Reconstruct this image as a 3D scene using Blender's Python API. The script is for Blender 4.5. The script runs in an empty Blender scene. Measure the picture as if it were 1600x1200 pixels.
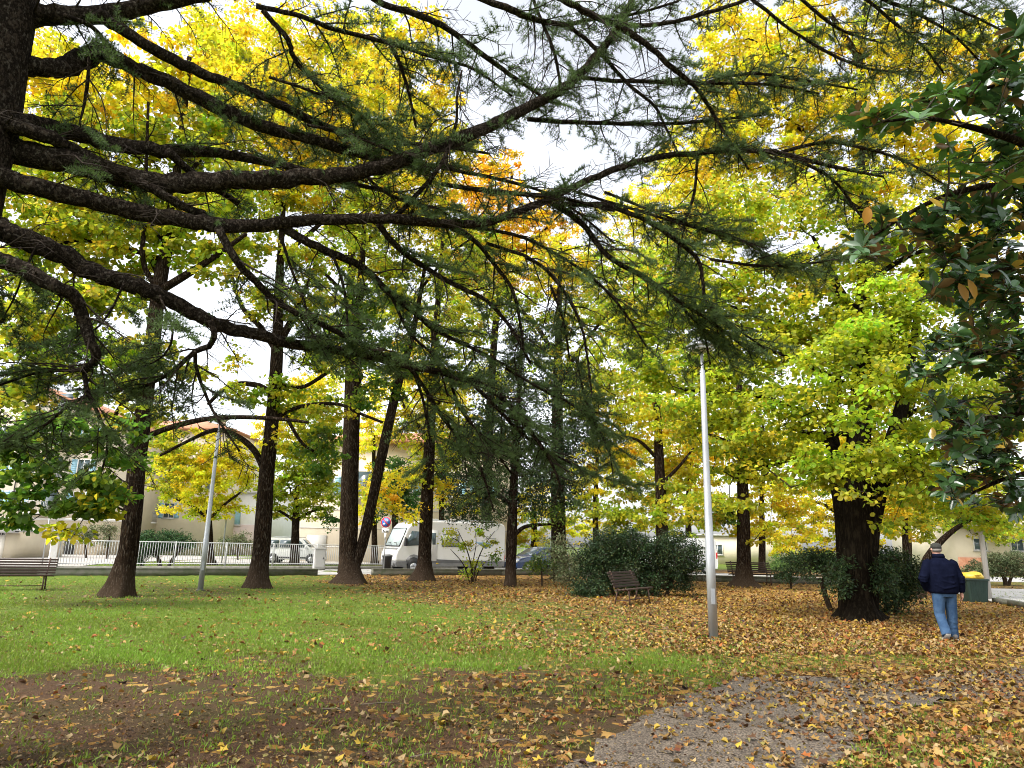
import bpy, bmesh, math, random
import numpy as np
from mathutils import Matrix, Vector

S = bpy.context.scene
COL = S.collection
rad = math.radians
rng = np.random.default_rng(11)
random.seed(5)

# ------------------------------------------------------------------ camera
F = 1092.0
PITCH, ROLL, EYE = rad(13.0), rad(1.2), 1.6
cam_d = bpy.data.cameras.new('camera')
cam_d.sensor_width = 36.0
cam_d.lens = 36.0 * F / 1600.0
cam_d.clip_start = 0.05
cam_d.clip_end = 3000
cam = bpy.data.objects.new('camera', cam_d)
COL.objects.link(cam)
RM = Matrix.Rotation(math.pi / 2 + PITCH, 3, 'X') @ Matrix.Rotation(ROLL, 3, 'Z')
cam.matrix_world = Matrix.Translation((0, 0, EYE)) @ RM.to_4x4()
S.camera = cam
R = np.array(RM)

# ------------------------------------------------------------------ light
SUN_EL, SUN_AZ = rad(52), rad(-125)          # azimuth measured from +Y towards +X
w = bpy.data.worlds.new('World')
S.world = w
w.use_nodes = True
nt = w.node_tree
bg = nt.nodes['Background']
sky = nt.nodes.new('ShaderNodeTexSky')
sky.sky_type = 'NISHITA'
sky.sun_disc = False
sky.sun_elevation = SUN_EL
sky.sun_rotation = SUN_AZ
sky.dust_density = 3.0
sky.air_density = 1.0
hs = nt.nodes.new('ShaderNodeHueSaturation')
hs.inputs['Saturation'].default_value = 0.24
hs.inputs['Value'].default_value = 1.0
nt.links.new(sky.outputs[0], hs.inputs['Color'])
tcw = nt.nodes.new('ShaderNodeTexCoord'); nzw = nt.nodes.new('ShaderNodeTexNoise'); nzw.inputs['Scale'].default_value = 3.5; nzw.inputs['Detail'].default_value = 6
mrw = nt.nodes.new('ShaderNodeMapRange'); mrw.inputs[1].default_value = .35; mrw.inputs[2].default_value = .65; mrw.inputs[3].default_value = .97; mrw.inputs[4].default_value = 1.22
mxw = nt.nodes.new('ShaderNodeMixRGB'); mxw.blend_type = 'MULTIPLY'; mxw.inputs[0].default_value = 1.0
nt.links.new(tcw.outputs['Generated'], nzw.inputs['Vector']); nt.links.new(nzw.outputs[0], mrw.inputs[0]); nt.links.new(hs.outputs[0], mxw.inputs[1]); nt.links.new(mrw.outputs[0], mxw.inputs[2])
nt.links.new(mxw.outputs[0], bg.inputs[0])   # soft cloud tone
bg.inputs[1].default_value = 0.15
sd = bpy.data.lights.new('sun', 'SUN')
sd.energy = 1.5
sd.angle = rad(25)
sd.color = (1.0, 0.96, 0.9)
sun = bpy.data.objects.new('sun', sd)
COL.objects.link(sun)
dirv = Vector((math.sin(SUN_AZ) * math.cos(SUN_EL), math.cos(SUN_AZ) * math.cos(SUN_EL), math.sin(SUN_EL)))
sun.rotation_euler = dirv.to_track_quat('Z', 'Y').to_euler()
S.view_settings.view_transform = 'Standard'
S.view_settings.look = 'None'
S.view_settings.gamma = 1.0
S.view_settings.exposure = 1.45
S.cycles.max_bounces = 6
S.cycles.diffuse_bounces = 3
S.cycles.transmission_bounces = 4
S.cycles.glossy_bounces = 2
S.cycles.transparent_max_bounces = 4
S.cycles.use_denoising = True
S.cycles.filter_width = 1.0
S.cycles.caustics_reflective = False
S.cycles.caustics_refractive = False

# ------------------------------------------------------------------ measuring helpers
def ray(px, py):
    return R @ np.array([(px - 800) / F, -(py - 600) / F, -1.0])
def PY(px, py, Y):
    """the point on the line of sight through a photo pixel at the distance Y ahead"""
    d = ray(px, py)
    return d * (Y / d[1]) + np.array([0, 0, EYE])
def G(px, py, z=0.0):
    d = ray(px, py)
    return d * ((z - EYE) / d[2]) + np.array([0, 0, EYE])
def depth(p):
    return float(-(R.T @ (np.asarray(p) - [0, 0, EYE]))[2])
def proj(p):
    q = (np.asarray(p) - [0, 0, EYE]) @ R
    return np.stack([800 + F * q[..., 0] / -q[..., 2], 600 - F * q[..., 1] / -q[..., 2]], -1)
def nz(v):
    return v / np.maximum(np.linalg.norm(v, axis=-1, keepdims=True), 1e-9)

# ------------------------------------------------------------------ mesh buffer
class Buf:
    def __init__(s):
        s.v, s.f, s.n, s.c, s.mi, s.m = [], [], 0, [], 0, []
    def add(s, verts, faces, col=None):
        verts = np.asarray(verts, float).reshape(-1, 3)
        s.v.append(verts)
        s.f.append(np.asarray(faces, np.int64) + s.n if not isinstance(faces, list) else [np.asarray(q) + s.n for q in faces])
        s.m.append(s.mi)
        c = np.ones((len(verts), 4))
        if col is not None:
            col = np.asarray(col); c[:, :col.shape[-1]] = col
        s.c.append(c)
        s.n += len(verts)
    def box(s, c, d, rz=0.0, col=None):
        x, y, z = np.array(d) / 2.0
        v = np.array([[-x, -y, -z], [x, -y, -z], [x, y, -z], [-x, y, -z], [-x, -y, z], [x, -y, z], [x, y, z], [-x, y, z]])
        ca, sa = math.cos(rz), math.sin(rz)
        v = v @ np.array([[ca, sa, 0], [-sa, ca, 0], [0, 0, 1]]) + np.array(c)
        s.add(v, np.array([[0, 3, 2, 1], [4, 5, 6, 7], [0, 1, 5, 4], [1, 2, 6, 5], [2, 3, 7, 6], [3, 0, 4, 7]]), col)
    def bar(s, a, b, wdt, hgt):
        """rectangular bar between two points"""
        a, b = np.array(a, float), np.array(b, float)
        t = nz(b - a)
        up = np.array([0, 0, 1.0]) if abs(t[2]) < .9 else np.array([0, 1.0, 0])
        u = nz(np.cross(t, up)); n = np.cross(u, t)
        o = [u * wdt / 2 * i + n * hgt / 2 * j for i, j in ((-1, -1), (1, -1), (1, 1), (-1, 1))]
        v = [a + k for k in o] + [b + k for k in o]
        s.add(v, np.array([[3, 2, 1, 0], [4, 5, 6, 7], [0, 1, 5, 4], [1, 2, 6, 5], [2, 3, 7, 6], [3, 0, 4, 7]]))
    def prism(s, pts, o, u, v_, n, t):
        """polygon pts (2D) on the frame o,u,v extruded t along n"""
        o, u, v_, n = (np.array(k, float) for k in (o, u, v_, n))
        a = np.array([o + u * p[0] + v_ * p[1] for p in pts])
        k = len(pts)
        s.add(np.vstack([a, a + n * t]), [list(range(k))[::-1], list(range(k, 2 * k))] + [[i, (i + 1) % k, k + (i + 1) % k, k + i] for i in range(k)])
    def tube(s, pts, rr, sides=8, cap=True, col=None, wob=0.0, flare=None, seed=0):
        pts = np.asarray(pts, float); rr = np.asarray(rr, float)
        n = len(pts)
        t = np.gradient(pts, axis=0); t = nz(t)
        ref = np.array([0, 0, 1.0]) if abs(t[0][2]) < .8 else np.array([0, 1.0, 0])
        ang = np.linspace(0, 2 * np.pi, sides, endpoint=False)
        u = nz(np.cross(t[0], ref)); V = []
        r_ = np.random.default_rng(seed)
        ph = r_.random(4) * 6.28
        for i in range(n):
            u = nz(u - t[i] * np.dot(u, t[i])); w_ = np.cross(t[i], u)
            k = np.ones(sides)
            if wob:
                k = k + wob * (.6 * np.sin(3 * ang + ph[0] + i * .35) + .4 * np.sin(5 * ang + ph[1] - i * .5) + .5 * np.sin(2 * ang + ph[2] + i * .8)) + wob * .4 * r_.standard_normal(sides)
            if flare is not None and flare[i] > 0:
                k = k + flare[i] * (.25 + 1.15 * np.maximum(0, np.sin(3 * ang + ph[3])) ** 1.6 + .55 * np.maximum(0, np.sin(5 * ang + ph[0])) ** 2)
            V.append(pts[i] + rr[i] * k[:, None] * (np.cos(ang)[:, None] * u + np.sin(ang)[:, None] * w_))
        V = np.vstack(V)
        a = np.arange(sides); b = (a + 1) % sides
        fs = [np.stack([i * sides + a, i * sides + b, (i + 1) * sides + b, (i + 1) * sides + a], 1) for i in range(n - 1)]
        s.add(V, np.vstack(fs), col)
        if cap:
            m = s.n - len(V)
            s.m.append(s.mi); s.f.append([np.arange(sides)[::-1] + m, np.arange(sides) + m + (n - 1) * sides])
    def lathe(s, prof, o=(0, 0, 0), sides=16, axis='Z', sc=(1, 1)):
        ang = np.linspace(0, 2 * np.pi, sides, endpoint=False)
        V = []
        for r_, z in prof:
            if axis == 'Z':
                V += [[o[0] + r_ * sc[0] * math.cos(a), o[1] + r_ * sc[1] * math.sin(a), o[2] + z] for a in ang]
            else:
                V += [[o[0] + r_ * math.cos(a), o[1] + z, o[2] + r_ * math.sin(a)] for a in ang]
        a = np.arange(sides); b = (a + 1) % sides
        n = len(prof)
        fs = [q for i in range(n - 1) for q in np.stack([i * sides + a, i * sides + b, (i + 1) * sides + b, (i + 1) * sides + a], 1)]
        s.add(V, fs + [np.arange(sides)[::-1], np.arange(sides) + (n - 1) * sides])
    def prisms(s, A, B, ra, rb, sides=3):
        """many thin straight twigs at once"""
        A, B = np.asarray(A), np.asarray(B)
        N = len(A)
        if N == 0: return
        t = nz(B - A)
        ref = np.where(np.abs(t[:, 2:3]) < .8, np.array([[0, 0, 1.0]]), np.array([[0, 1.0, 0]]))
        u = nz(np.cross(t, ref)); v_ = np.cross(t, u)
        ra = np.broadcast_to(ra, N); rb = np.broadcast_to(rb, N)
        ang = np.linspace(0, 2 * np.pi, sides, endpoint=False)
        ring = np.cos(ang)[None, :, None] * u[:, None] + np.sin(ang)[None, :, None] * v_[:, None]
        V = np.concatenate([A[:, None] + ring * ra[:, None, None], B[:, None] + ring * rb[:, None, None]], 1)
        a = np.arange(sides); b = (a + 1) % sides
        q = np.stack([a, b, sides + b, sides + a], 1)
        fs = (np.arange(N)[:, None, None] * 2 * sides + q[None]).reshape(-1, 4)
        s.add(V.reshape(-1, 3), fs)
    def cards(s, T, faces, P, D, N, L, col):
        """copies of a small leaf template: T (k,3) across, along, normal"""
        T = np.asarray(T, float); k = len(T); n = len(P)
        D = nz(D); Sd = nz(np.cross(D, N)); N = np.cross(Sd, D)
        V = P[:, None] + L[:, None, None] * (T[None, :, 0:1] * Sd[:, None] + T[None, :, 1:2] * D[:, None] + T[None, :, 2:3] * N[:, None])
        fa = np.asarray(faces)
        fs = (np.arange(n)[:, None, None] * k + fa[None]).reshape(-1, fa.shape[1])
        s.add(V.reshape(-1, 3), fs, np.repeat(col, k, axis=0))
    def build(s, name, mat=None, parent=None, smooth=False, colors=False, loc=None):
        me = bpy.data.meshes.new(name)
        v = np.vstack(s.v)
        if loc is not None:
            v = v - np.asarray(loc)
        idx, start, p, mi = [], [], 0, []
        for f, k_ in zip(s.f, s.m):
            mi.append(np.full(len(f), k_))
            if isinstance(f, list):
                for q in f:
                    idx.append(np.asarray(q)); start.append(np.array([p])); p += len(q)
            else:
                m, k = f.shape
                idx.append(f.reshape(-1)); start.append(p + np.arange(m) * k); p += m * k
        idx = np.concatenate(idx); start = np.concatenate(start)
        me.vertices.add(len(v)); me.vertices.foreach_set('co', v.reshape(-1).astype(np.float32))
        me.loops.add(len(idx)); me.loops.foreach_set('vertex_index', idx.astype(np.int32))
        me.polygons.add(len(start)); me.polygons.foreach_set('loop_start', start.astype(np.int32))
        if smooth:
            me.polygons.foreach_set('use_smooth', np.ones(len(start), bool))
        if colors:
            ca = me.color_attributes.new('Col', 'FLOAT_COLOR', 'POINT')
            ca.data.foreach_set('color', np.vstack(s.c).reshape(-1).astype(np.float32))
        me.update(calc_edges=True)
        for q in (mat if isinstance(mat, (list, tuple)) else [mat]): me.materials.append(q)
        if isinstance(mat, (list, tuple)): me.polygons.foreach_set('material_index', np.concatenate(mi).astype(np.int32))
        o = bpy.data.objects.new(name, me)
        COL.objects.link(o)
        if parent: o.parent = parent
        elif loc is not None: o.location = loc
        return o

def tag(o, label=None, cat=None, group=None, kind=None):
    for k, v in (('label', label), ('category', cat), ('group', group), ('kind', kind)):
        if v: o[k] = v
    return o
def thing(name, label, cat, loc=(0, 0, 0), rz=0.0, group=None):
    o = bpy.data.objects.new(name, None)
    COL.objects.link(o)
    o.location = loc; o.rotation_euler = (0, 0, rz)
    return tag(o, label, cat, group)
def child(b, name, mat, par, smooth=False, colors=False):
    """a part given in world coordinates under a thing standing at its base"""
    return b.build(name, mat, par, smooth, colors, loc=np.array(par.location))
def bevel(o, wd, seg=2, ang=35):
    m = o.modifiers.new('bevel', 'BEVEL'); m.width = wd; m.segments = seg; m.limit_method = 'ANGLE'; m.angle_limit = rad(ang)
    for p in o.data.polygons: p.use_smooth = False
    return o

# ------------------------------------------------------------------ materials
def mat(name, base=(.5, .5, .5), rough=.6, metal=0.0, spec=.5, noise=None, bump=0.0, bscale=20, coat=0.0):
    m = bpy.data.materials.new(name); m.use_nodes = True
    t = m.node_tree; p = t.nodes['Principled BSDF']
    p.inputs['Base Color'].default_value = (*base, 1)
    p.inputs['Roughness'].default_value = rough
    p.inputs['Metallic'].default_value = metal
    p.inputs['Specular IOR Level'].default_value = spec
    p.inputs['Coat Weight'].default_value = coat
    if noise:
        c2, sc, str_ = noise[0], noise[1], (noise[2] if len(noise) > 2 else (1, 1, 1))
        tc = t.nodes.new('ShaderNodeTexCoord'); mp = t.nodes.new('ShaderNodeMapping')
        mp.inputs['Scale'].default_value = str_
        n = t.nodes.new('ShaderNodeTexNoise'); n.inputs['Scale'].default_value = sc; n.inputs['Detail'].default_value = 8; n.inputs['Roughness'].default_value = .65
        r_ = t.nodes.new('ShaderNodeValToRGB')
        r_.color_ramp.elements[0].position = .35; r_.color_ramp.elements[0].color = (*base, 1)
        r_.color_ramp.elements[1].position = .68; r_.color_ramp.elements[1].color = (*c2, 1)
        t.links.new(tc.outputs['Object'], mp.inputs[0]); t.links.new(mp.outputs[0], n.inputs['Vector'])
        t.links.new(n.outputs[0], r_.inputs[0]); t.links.new(r_.outputs[0], p.inputs['Base Color'])
        if bump:
            b = t.nodes.new('ShaderNodeBump'); b.inputs['Strength'].default_value = bump; b.inputs['Distance'].default_value = .03
            n2 = t.nodes.new('ShaderNodeTexNoise'); n2.inputs['Scale'].default_value = bscale; n2.inputs['Detail'].default_value = 6
            t.links.new(mp.outputs[0], n2.inputs['Vector']); t.links.new(n2.outputs[0], b.inputs['Height']); t.links.new(b.outputs[0], p.inputs['Normal'])
    return m

def bark_mat(name, dark, light, sc=9.0, stretch=.22, fleck=None, disp=.05, foot=None):
    m = bpy.data.materials.new(name); m.use_nodes = True
    t = m.node_tree; p = t.nodes['Principled BSDF']; L = t.links.new
    p.inputs['Roughness'].default_value = 1.0; p.inputs['Specular IOR Level'].default_value = .03
    tc = t.nodes.new('ShaderNodeTexCoord'); mp = t.nodes.new('ShaderNodeMapping'); mp.inputs['Scale'].default_value = (1, 1, stretch)
    L(tc.outputs['Object'], mp.inputs[0])
    vo = t.nodes.new('ShaderNodeTexVoronoi'); vo.feature = 'DISTANCE_TO_EDGE'; vo.inputs['Scale'].default_value = sc
    n = t.nodes.new('ShaderNodeTexNoise'); n.inputs['Scale'].default_value = sc * .9; n.inputs['Detail'].default_value = 9; n.inputs['Roughness'].default_value = .7
    mx = t.nodes.new('ShaderNodeMixRGB'); mx.inputs[0].default_value = .25
    L(mp.outputs[0], n.inputs['Vector']); L(mp.outputs[0], mx.inputs[1]); L(n.outputs[1], mx.inputs[2]); L(mx.outputs[0], vo.inputs['Vector'])
    r1 = t.nodes.new('ShaderNodeValToRGB'); r1.color_ramp.elements[0].position = .0; r1.color_ramp.elements[1].position = .35
    r1.color_ramp.elements[0].color = (*dark, 1); r1.color_ramp.elements[1].color = (*light, 1)
    mul = t.nodes.new('ShaderNodeMath'); mul.operation = 'MULTIPLY'
    L(vo.outputs['Distance'], mul.inputs[0]); L(n.outputs[0], mul.inputs[1]); mul2 = t.nodes.new('ShaderNodeMath'); mul2.operation = 'MULTIPLY'; mul2.inputs[1].default_value = 2.2
    L(mul.outputs[0], mul2.inputs[0]); L(mul2.outputs[0], r1.inputs[0])
    out = r1.outputs[0]
    if fleck:
        n3 = t.nodes.new('ShaderNodeTexNoise'); n3.inputs['Scale'].default_value = sc * 2.5; n3.inputs['Detail'].default_value = 5
        r3 = t.nodes.new('ShaderNodeValToRGB'); r3.color_ramp.elements[0].position = .56; r3.color_ramp.elements[1].position = .66
        L(mp.outputs[0], n3.inputs['Vector']); L(n3.outputs[0], r3.inputs[0])
        m3 = t.nodes.new('ShaderNodeMixRGB'); m3.inputs[2].default_value = (*fleck, 1)
        L(r3.outputs[0], m3.inputs[0]); L(out, m3.inputs[1]); out = m3.outputs[0]
    if foot:
        sx = t.nodes.new('ShaderNodeSeparateXYZ'); L(tc.outputs['Object'], sx.inputs[0])
        mr = t.nodes.new('ShaderNodeMapRange'); mr.inputs[1].default_value = .05; mr.inputs[2].default_value = 1.1; mr.inputs[3].default_value = 1.0; mr.inputs[4].default_value = 0.0
        L(sx.outputs[2], mr.inputs[0]); mf_ = t.nodes.new('ShaderNodeMath'); mf_.operation = 'MULTIPLY'; L(mr.outputs[0], mf_.inputs[0]); L(n.outputs[0], mf_.inputs[1])
        m4 = t.nodes.new('ShaderNodeMixRGB'); m4.inputs[2].default_value = (*foot, 1); L(mf_.outputs[0], m4.inputs[0]); L(out, m4.inputs[1]); out = m4.outputs[0]
    L(out, p.inputs['Base Color'])
    b = t.nodes.new('ShaderNodeBump'); b.inputs['Strength'].default_value = .9; b.inputs['Distance'].default_value = disp
    L(mul2.outputs[0], b.inputs['Height']); L(b.outputs[0], p.inputs['Normal'])
    return m

def leaf_mat(name, trans=.45, rough=.5, spec=.35, back=None, tint=1.25):
    m = bpy.data.materials.new(name); m.use_nodes = True
    t = m.node_tree; p = t.nodes['Principled BSDF']; L = t.links.new
    p.inputs['Roughness'].default_value = rough; p.inputs['Specular IOR Level'].default_value = spec
    a = t.nodes.new('ShaderNodeAttribute'); a.attribute_name = 'Col'
    col = a.outputs['Color']
    if back:
        g = t.nodes.new('ShaderNodeNewGeometry'); mx = t.nodes.new('ShaderNodeMixRGB'); mx.inputs[2].default_value = (*back, 1)
        ml = t.nodes.new('ShaderNodeMath'); ml.operation = 'MULTIPLY'; L(g.outputs['Backfacing'], ml.inputs[0]); L(a.outputs['Alpha'], ml.inputs[1]); L(ml.outputs[0], mx.inputs[0]); L(col, mx.inputs[1]); col = mx.outputs[0]
    L(col, p.inputs['Base Color'])
    if trans > 0:
        tr = t.nodes.new('ShaderNodeBsdfTranslucent'); mix = t.nodes.new('ShaderNodeMixShader'); mix.inputs[0].default_value = trans
        gm = t.nodes.new('ShaderNodeMixRGB'); gm.blend_type = 'MULTIPLY'; gm.inputs[0].default_value = 1; gm.inputs[2].default_value = (tint, tint, tint * .8, 1)
        L(col, gm.inputs[1]); L(gm.outputs[0], tr.inputs[0])
        L(p.outputs[0], mix.inputs[1]); L(tr.outputs[0], mix.inputs[2]); L(mix.outputs[0], t.nodes['Material Output'].inputs[0])
    return m

M = {}
M['leaf'] = leaf_mat('autumn_leaf', .55, tint=1.5)
M['ever'] = leaf_mat('evergreen_leaf', .2, .55, .22)
M['needle'] = leaf_mat('needle', .4, .5, .3)
M['magnolia'] = leaf_mat('magnolia_leaf', .2, .22, .6, back=(.13, .075, .03))
M['litter'] = leaf_mat('litter_leaf', .15, .6, .3)
M['blade'] = leaf_mat('grass_blade', .35, .5, .3)
M['bark_cedar'] = bark_mat('cedar_bark', (.008, .006, .0045), (.075, .056, .042), 17, .7, fleck=(.12, .10, .08), disp=.04)
M['bark_dark'] = bark_mat('dark_bark', (.007, .0045, .003), (.040, .025, .015), 16, .16, fleck=(.10, .08, .06), disp=.05, foot=(.10, .07, .047))
M['bark_linden'] = bark_mat('linden_bark', (.006, .0045, .003), (.026, .020, .013), 12, .18, disp=.06)
M['twig'] = mat('twig', (.03, .022, .016), .9, spec=.1)
M['twig_grey'] = mat('twig_grey', (.055, .045, .035), .9, spec=.1)
M['galv'] = mat('galvanised_steel', (.36, .38, .40), .45, .6, noise=((.46, .47, .48), 6, (1, 1, .3)))
M['white_metal'] = mat('white_painted_metal', (.50, .51, .50), .5, noise=((.40, .41, .40), 5))
M['wood_slat'] = mat('brown_slat', (.026, .013, .008), .6, noise=((.055, .028, .017), 12, (1, 1, 8)))
M['iron'] = mat('rusty_iron', (.05, .025, .018), .6, noise=((.10, .045, .028), 14))
M['concrete'] = mat('mossy_concrete', (.13, .12, .10), .9, noise=((.06, .075, .035), 3.5), bump=.4)
M['plinth'] = mat('plinth_concrete', (.24, .23, .20), .9, noise=((.12, .115, .09), 4), bump=.3)
M['cream'] = mat('cream_render', (.70, .62, .48), .9, noise=((.64, .56, .43), 1.2))
M['white_wall'] = mat('white_render', (.74, .72, .68), .9, noise=((.68, .66, .61), 1.5))
M['pink_wall'] = mat('pink_cladding', (.62, .50, .44), .9, noise=((.57, .46, .41), 2))
M['grey_wall'] = mat('grey_render', (.46, .45, .43), .9, noise=((.40, .39, .37), 2))
M['terracotta'] = mat('terracotta', (.42, .17, .09), .85, noise=((.52, .27, .16), 3))
M['glass'] = mat('window_glass', (.06, .09, .10), .08, spec=.7)
M['shutter'] = mat('blue_shutter', (.30, .52, .62), .6, noise=((.26, .46, .56), 3))
M['door_white'] = mat('garage_door_paint', (.78, .74, .66), .6, noise=((.72, .68, .60), 3))
M['door_blue'] = mat('pale_blue_door', (.52, .64, .72), .6, noise=((.47, .58, .66), 3))
M['dark'] = mat('dark_opening', (.03, .03, .03), .7)
M['van_white'] = mat('van_paint', (.76, .75, .72), .28, coat=.5, noise=((.70, .69, .66), 1.4))
M['car_white'] = mat('car_paint_white', (.78, .79, .78), .25, coat=.6, noise=((.74, .75, .74), 1))
M['car_blue'] = mat('car_paint_blue', (.02, .045, .12), .2, coat=.8, noise=((.03, .055, .14), 1))
M['car_silver'] = mat('silver_roof', (.55, .60, .66), .2, .3)
M['skirt'] = mat('grey_skirt', (.20, .20, .20), .5, noise=((.15, .15, .15), 4))
M['black'] = mat('black_plastic', (.015, .015, .017), .5)
M['rubber'] = mat('tyre_rubber', (.02, .02, .02), .85)
M['alloy'] = mat('wheel_alloy', (.45, .46, .47), .35, .7)
M['screen'] = mat('windscreen_with_blind', (.62, .72, .72), .08, spec=.7)
M['decal'] = mat('blue_grey_decal', (.22, .33, .42), .4)
M['decal_grey'] = mat('pale_grey_decal', (.46, .47, .47), .4)
M['lamp'] = mat('clear_lens', (.75, .76, .76), .1, spec=.8)
M['red'] = mat('sign_red', (.62, .025, .03), .4)
M['blue'] = mat('sign_blue', (.03, .16, .55), .4)
M['sign_white'] = mat('sign_white', (.80, .80, .80), .45)
M['sign_black'] = mat('sign_black', (.02, .02, .02), .5)
M['bin_green'] = mat('bin_green', (.010, .028, .022), .55, noise=((.016, .038, .03), 4))
M['bin_yellow'] = mat('bin_yellow', (.60, .42, .03), .45, noise=((.50, .33, .03), 5))
M['pole_wood'] = mat('weathered_pole', (.30, .28, .25), .8, noise=((.42, .40, .37), 8, (1, 1, .1)))
M['navy'] = mat('navy_cloth', (.004, .005, .012), 1.0, spec=.0, noise=((.006, .0075, .018), 9), bump=.35, bscale=14)
M['denim'] = mat('denim', (.028, .056, .11), 1.0, spec=.0, noise=((.052, .095, .165), 7), bump=.35, bscale=16)
M['skin'] = mat('skin', (.46, .25, .18), .6, noise=((.40, .20, .145), 25))
M['cap'] = mat('cap_cloth', (.022, .022, .018), .9)
M['hair'] = mat('grey_hair', (.17, .155, .14), .9)
M['shoe'] = mat('grey_shoe', (.10, .09, .08), .7)
M['sole'] = mat('pale_sole', (.42, .40, .36), .7)
M['asphalt'] = mat('pale_asphalt', (.28, .27, .26), .9, noise=((.36, .35, .335), 1.2))
M['pavement'] = mat('pale_paving', (.40, .37, .34), .9, noise=((.32, .30, .27), .8))
M['twigwood'] = mat('fallen_wood', (.06, .045, .03), .9, noise=((.12, .09, .06), 9))
M['pod'] = mat('magnolia_pod', (.30, .20, .09), .8, noise=((.18, .11, .05), 60), bump=.8, bscale=60)

# ------------------------------------------------------------------ ground
CP = np.array([
 (0,930,1,.05,0),(0,905,.9,.1,.1),(200,960,1,.06,0),(400,960,1,.08,0),(600,960,.95,.14,0),(800,960,.85,.35,0),(950,970,.6,.6,0),(1050,985,.4,.75,0),
 (1200,960,0,1,.2),(1400,985,0,1,.2),(1590,1000,0,1,.2),(1200,920,0,1,.1),(1050,920,.05,1,.1),(600,905,.3,.75,.1),(750,905,.2,.85,.1),(850,912,.15,.9,.1),(900,938,.5,.7,0),
 (450,905,.8,.25,.1),(300,922,.55,.2,.35),(100,930,.6,.15,.35),(480,925,.85,.2,.1),(150,900,1,.06,0),(330,902,1,.08,0),(0,1030,.8,.12,.1),(200,1015,.92,.1,0),(500,1020,.9,.2,0),(700,1030,.8,.3,0),
 (900,1020,.8,.5,0),(1050,1045,.85,.4,0),(1200,1030,.4,.75,0),(1330,1035,.45,.75,0),(1420,1060,.15,.9,.1),(1590,1070,0,1,.2),
 (0,1065,.12,.12,.9),(200,1065,.2,.2,.8),(350,1060,.4,.25,.5),(500,1065,.45,.3,.5),(700,1070,.5,.35,.4),(900,1075,.6,.4,.3),(1000,1060,.7,.45,.1),
 (0,1150,.03,.14,1),(200,1130,.06,.16,1),(400,1100,.08,.2,1),(600,1100,.08,.22,1),(600,1180,.15,.3,.9),(300,1180,.06,.2,1),(800,1140,.2,.35,.8),(850,1095,.4,.4,.6),(900,1190,.1,.42,.9),
 (1000,1180,0,.28,.4),(1150,1130,0,.38,.4),(1230,1110,0,.5,.4),(1140,1095,0,.5,.5),(1080,1140,0,.32,.4),(1250,1180,0,.45,.4),(1100,1170,0,.3,.4),(1300,1120,0,.65,.4),(1200,1075,.02,.85,.8),(1350,1085,.05,.95,.7),(1480,1085,0,1,.5),(1590,1100,0,1,.4),(1400,1130,.5,.7,.3),(1500,1180,.6,.6,.2),(1590,1150,.35,.8,.1),(1400,1190,.5,.7,.2),
 (0,880,1,.05,0),(500,880,1,.1,0),(1000,880,.8,.3,0),(1300,880,.7,.4,0),(1600,885,.9,.2,0),(-400,960,.9,.1,0),(-400,1150,.1,.15,1),(2000,960,.2,.9,0),(2000,1150,.3,.8,.1)], float)
CP[:, 3] = np.where(CP[:, 1] < 1045, np.maximum(CP[:, 3], .13), CP[:, 3])
CP[:, 3] = np.where((CP[:, 0] > 1150) & (CP[:, 1] > 940), np.minimum(1.0, CP[:, 3] * 1.15), CP[:, 3])
def cover(P):
    """ground cover weights (grass, fallen leaves, bare soil) at world points"""
    q = proj(P)
    X_, Y_ = P[:, 0], P[:, 1]
    px = q[:, 0] + 26 * np.sin(Y_ * 1.1 + 1.4 * np.sin(X_ * .8)) + 12 * np.sin(X_ * 3.1 + Y_ * 2.3)
    py = np.clip(q[:, 1] + (np.clip(q[:, 1], 900, 1200) - 880) * .085 * (np.sin(X_ * 1.25 + 1.6 * np.sin(Y_ * .9 + .5)) + .7 * np.sin(X_ * 2.9 + Y_ * 1.7) + .5 * np.sin(X_ * 6.1 - Y_ * 3.3)), 870, 1260)
    d = ((px[:, None] - CP[:, 0]) / 130.0) ** 2 + ((py[:, None] - CP[:, 1]) / 24.0) ** 2
    w_ = 1.0 / (d + .16) ** 1.5
    return (w_ @ CP[:, 2:]) / w_.sum(1, keepdims=True)
PATH_PX = [(850,1215),(905,1182),(950,1152),(1010,1122),(1060,1098),(1110,1078),(1150,1060),(1200,1054),(1290,1058),(1390,1064),(1500,1052),(1620,1038),(1760,1034),(1760,1085),(1600,1090),(1480,1096),(1420,1104),(1400,1116),(1360,1140),(1325,1175),(1300,1215),(1280,1300),(700,1300)]
path_poly = np.array([G(*p)[:2] for p in PATH_PX])
def inside(poly, P):
    x, y = P[:, 0], P[:, 1]; r_ = np.zeros(len(P), bool)
    j = len(poly) - 1
    for i in range(len(poly)):
        c = ((poly[i, 1] > y) != (poly[j, 1] > y)) & (x < (poly[j, 0] - poly[i, 0]) * (y - poly[i, 1]) / (poly[j, 1] - poly[i, 1] + 1e-12) + poly[i, 0])
        r_ ^= c; j = i
    return r_

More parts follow.
